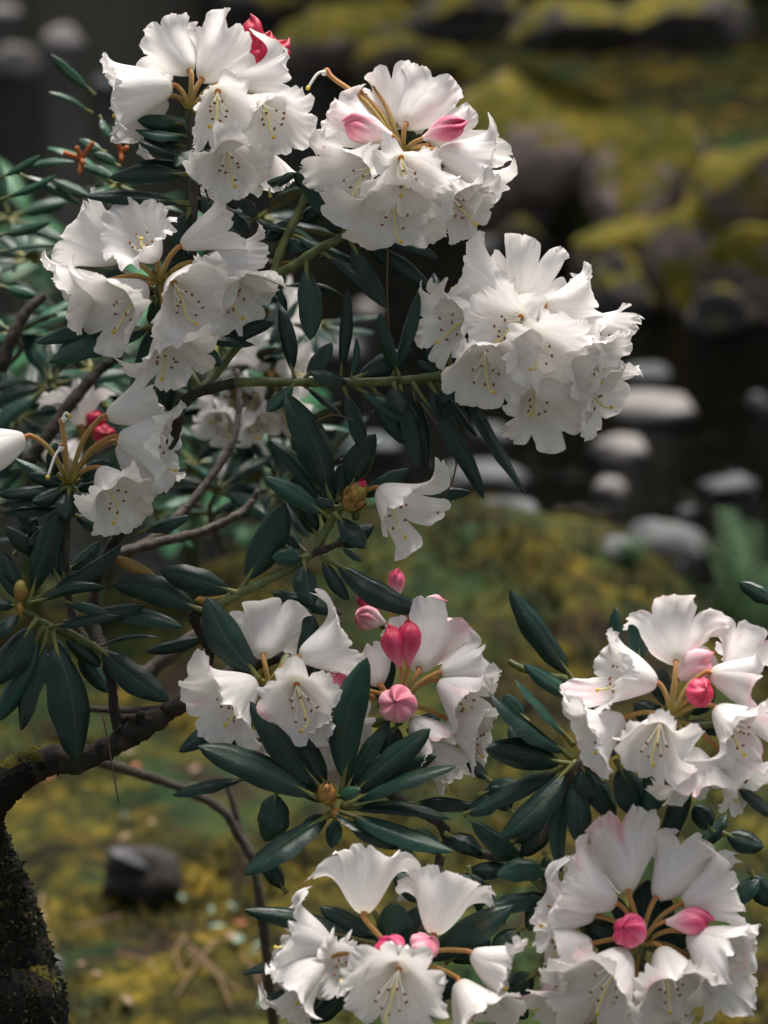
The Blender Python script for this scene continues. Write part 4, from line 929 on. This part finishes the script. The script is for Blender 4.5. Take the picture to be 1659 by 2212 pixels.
for i, (x0, y0, x1, y1) in enumerate(TW):
    a = G(x0, y0, .02); b = G(x1, y1, .02); a[2] = height(a[0], a[1])+.015; b[2] = height(b[0], b[1])+.013
    A = Acc(); A.tube(spline([a, (a+b)/2+rf.normal(size=3)*[.006, .006, .003], b], 8), np.linspace(.0019, .0009, 8), 6)
    tag(A.build('fallen_twig', [simple('twig_tan', (.15, .09, .045), .8, 90, .4)], None), 'thin tan twig in the crossing pile on the moss below the bush' if i < 4 else 'thin tan twig lying loose on the moss below the bush', 'twig', 'crossing twigs on the moss' if i < 4 else 'loose twigs on the moss')
# dry pine needles caught in the bush
for i, pts in enumerate([[(222, 1545, 10), (240, 1640, 10), (256, 1735, 15)], [(680, 912, 30), (720, 896, 30), (764, 908, 30)], [(825, 660, 40), (832, 560, 40), (836, 700, 40)], [(910, 870, 40), (985, 990, 20), (945, 1110, 0)]]):
    if i == 2: pts = [(838, 540, 0), (836, 620, 5), (840, 720, 0)]
    A = Acc(); A.tube(spline([P(*q) for q in pts], 10), .0006, 5)
    tag(A.build('pine_needle', [simple('needle_brown', (.10, .06, .035), .7)], None), ['dry needle hanging below the knobbly limb', 'dry needle caught under the level green stem', 'long dry needle hanging below the second white cluster', 'long dry needle hanging beside the long drooping leaves'][i], 'needle')
# black ant on the rim of a petal
ap = P(447, 420, 112); A = Acc(); kA = S
ux = nrm(UP*.93+RIGHT*-.3); sx = nrm(np.cross(ux, -FWD)); nx = -FWD
for o_, r0, l0 in ((-11, 3.4, 6.5), (-1, 2.3, 4.5), (8, 3.2, 4.2)): A.ball(ap+ux*o_*kA, ux, r0*kA, l0*kA, 0, 9, 8)
for q in (-3, 0, 3):
    for s_ in (-1, 1):
        b0 = ap+ux*q*kA; A.tube(spline([b0, b0+(sx*s_*7+ux*q*1.2+nx*3)*kA, b0+(sx*s_*13+ux*q*2.6-nx*3)*kA], 6), .00016, 5)
for s_ in (-1, 1): A.tube(spline([ap+ux*11*kA, ap+(ux*17+sx*s_*3)*kA, ap+(ux*24+sx*s_*5)*kA], 5), .00012, 5)
tag(A.build('ant', [simple('ant_black', (.008, .008, .009), .3)], None, ap), 'black ant on the lower petals of the top white cluster', 'ant')

# ------------------------------------------------------------------ unseen evergreens added to darken the stream's reflections and shade the far bank
def evergreen(seed):
    r = np.random.default_rng(seed); n = 5200
    h = r.uniform(0, 1, n)**.8; a = r.uniform(0, 6.28, n); rad = (1.05-h*.75)*np.sqrt(r.uniform(.15, 1, n))*(1+.25*np.sin(5*a+h*19))
    c = np.stack([np.cos(a)*rad*1.7, np.sin(a)*rad*1.7, .25+h*5.2], -1); c += r.normal(size=c.shape)*.07
    d = r.normal(size=(n, 3)); d[:, 2] -= .4; d /= np.linalg.norm(d, axis=1)[:, None]; s_ = np.cross(d, r.normal(size=(n, 3))); s_ /= np.linalg.norm(s_, axis=1)[:, None]
    L = .16; v = np.stack([c-s_*.05, c+s_*.05, c+d*L+s_*.03, c+d*L-s_*.03], 1).reshape(-1, 3)
    return v, [(4*i, 4*i+1, 4*i+2, 4*i+3) for i in range(n)]
ev = [evergreen(1), evergreen(2)]
mev = simple('evergreen_needles', (.009, .018, .011), .7, 3, .5)
ADDED_TREES = [(-5.5, 17.5), (-3.0, 16.4), (-.9, 14.4), (.5, 10.1), (1.85, 9.5), (3.4, 9.0), (4.6, 10.6), (7.2, 10.5), (-8.5, 18.5)]
for i, (x, y) in enumerate(ADDED_TREES):
    z = float(height(np.array(x), np.array(y))); base = np.array([x, y, z]); e = tag(empty('added_evergreen', base), 'unseen evergreen tree added behind the boulders to darken the stream and shade the bank', 'tree', 'unseen evergreens added for shade')
    A = Acc(); A.tube([base-[0, 0, .1], base+[.03, 0, 1.5], base+[0, .04, 5.2]], [.14, .11, .03], 9); A.build('trunk', [M['bark']], e, base)
    v, f = ev[i % 2]; mk('crown', v*rng.uniform(.9, 1.15)+base, f, mev, e, base, False)
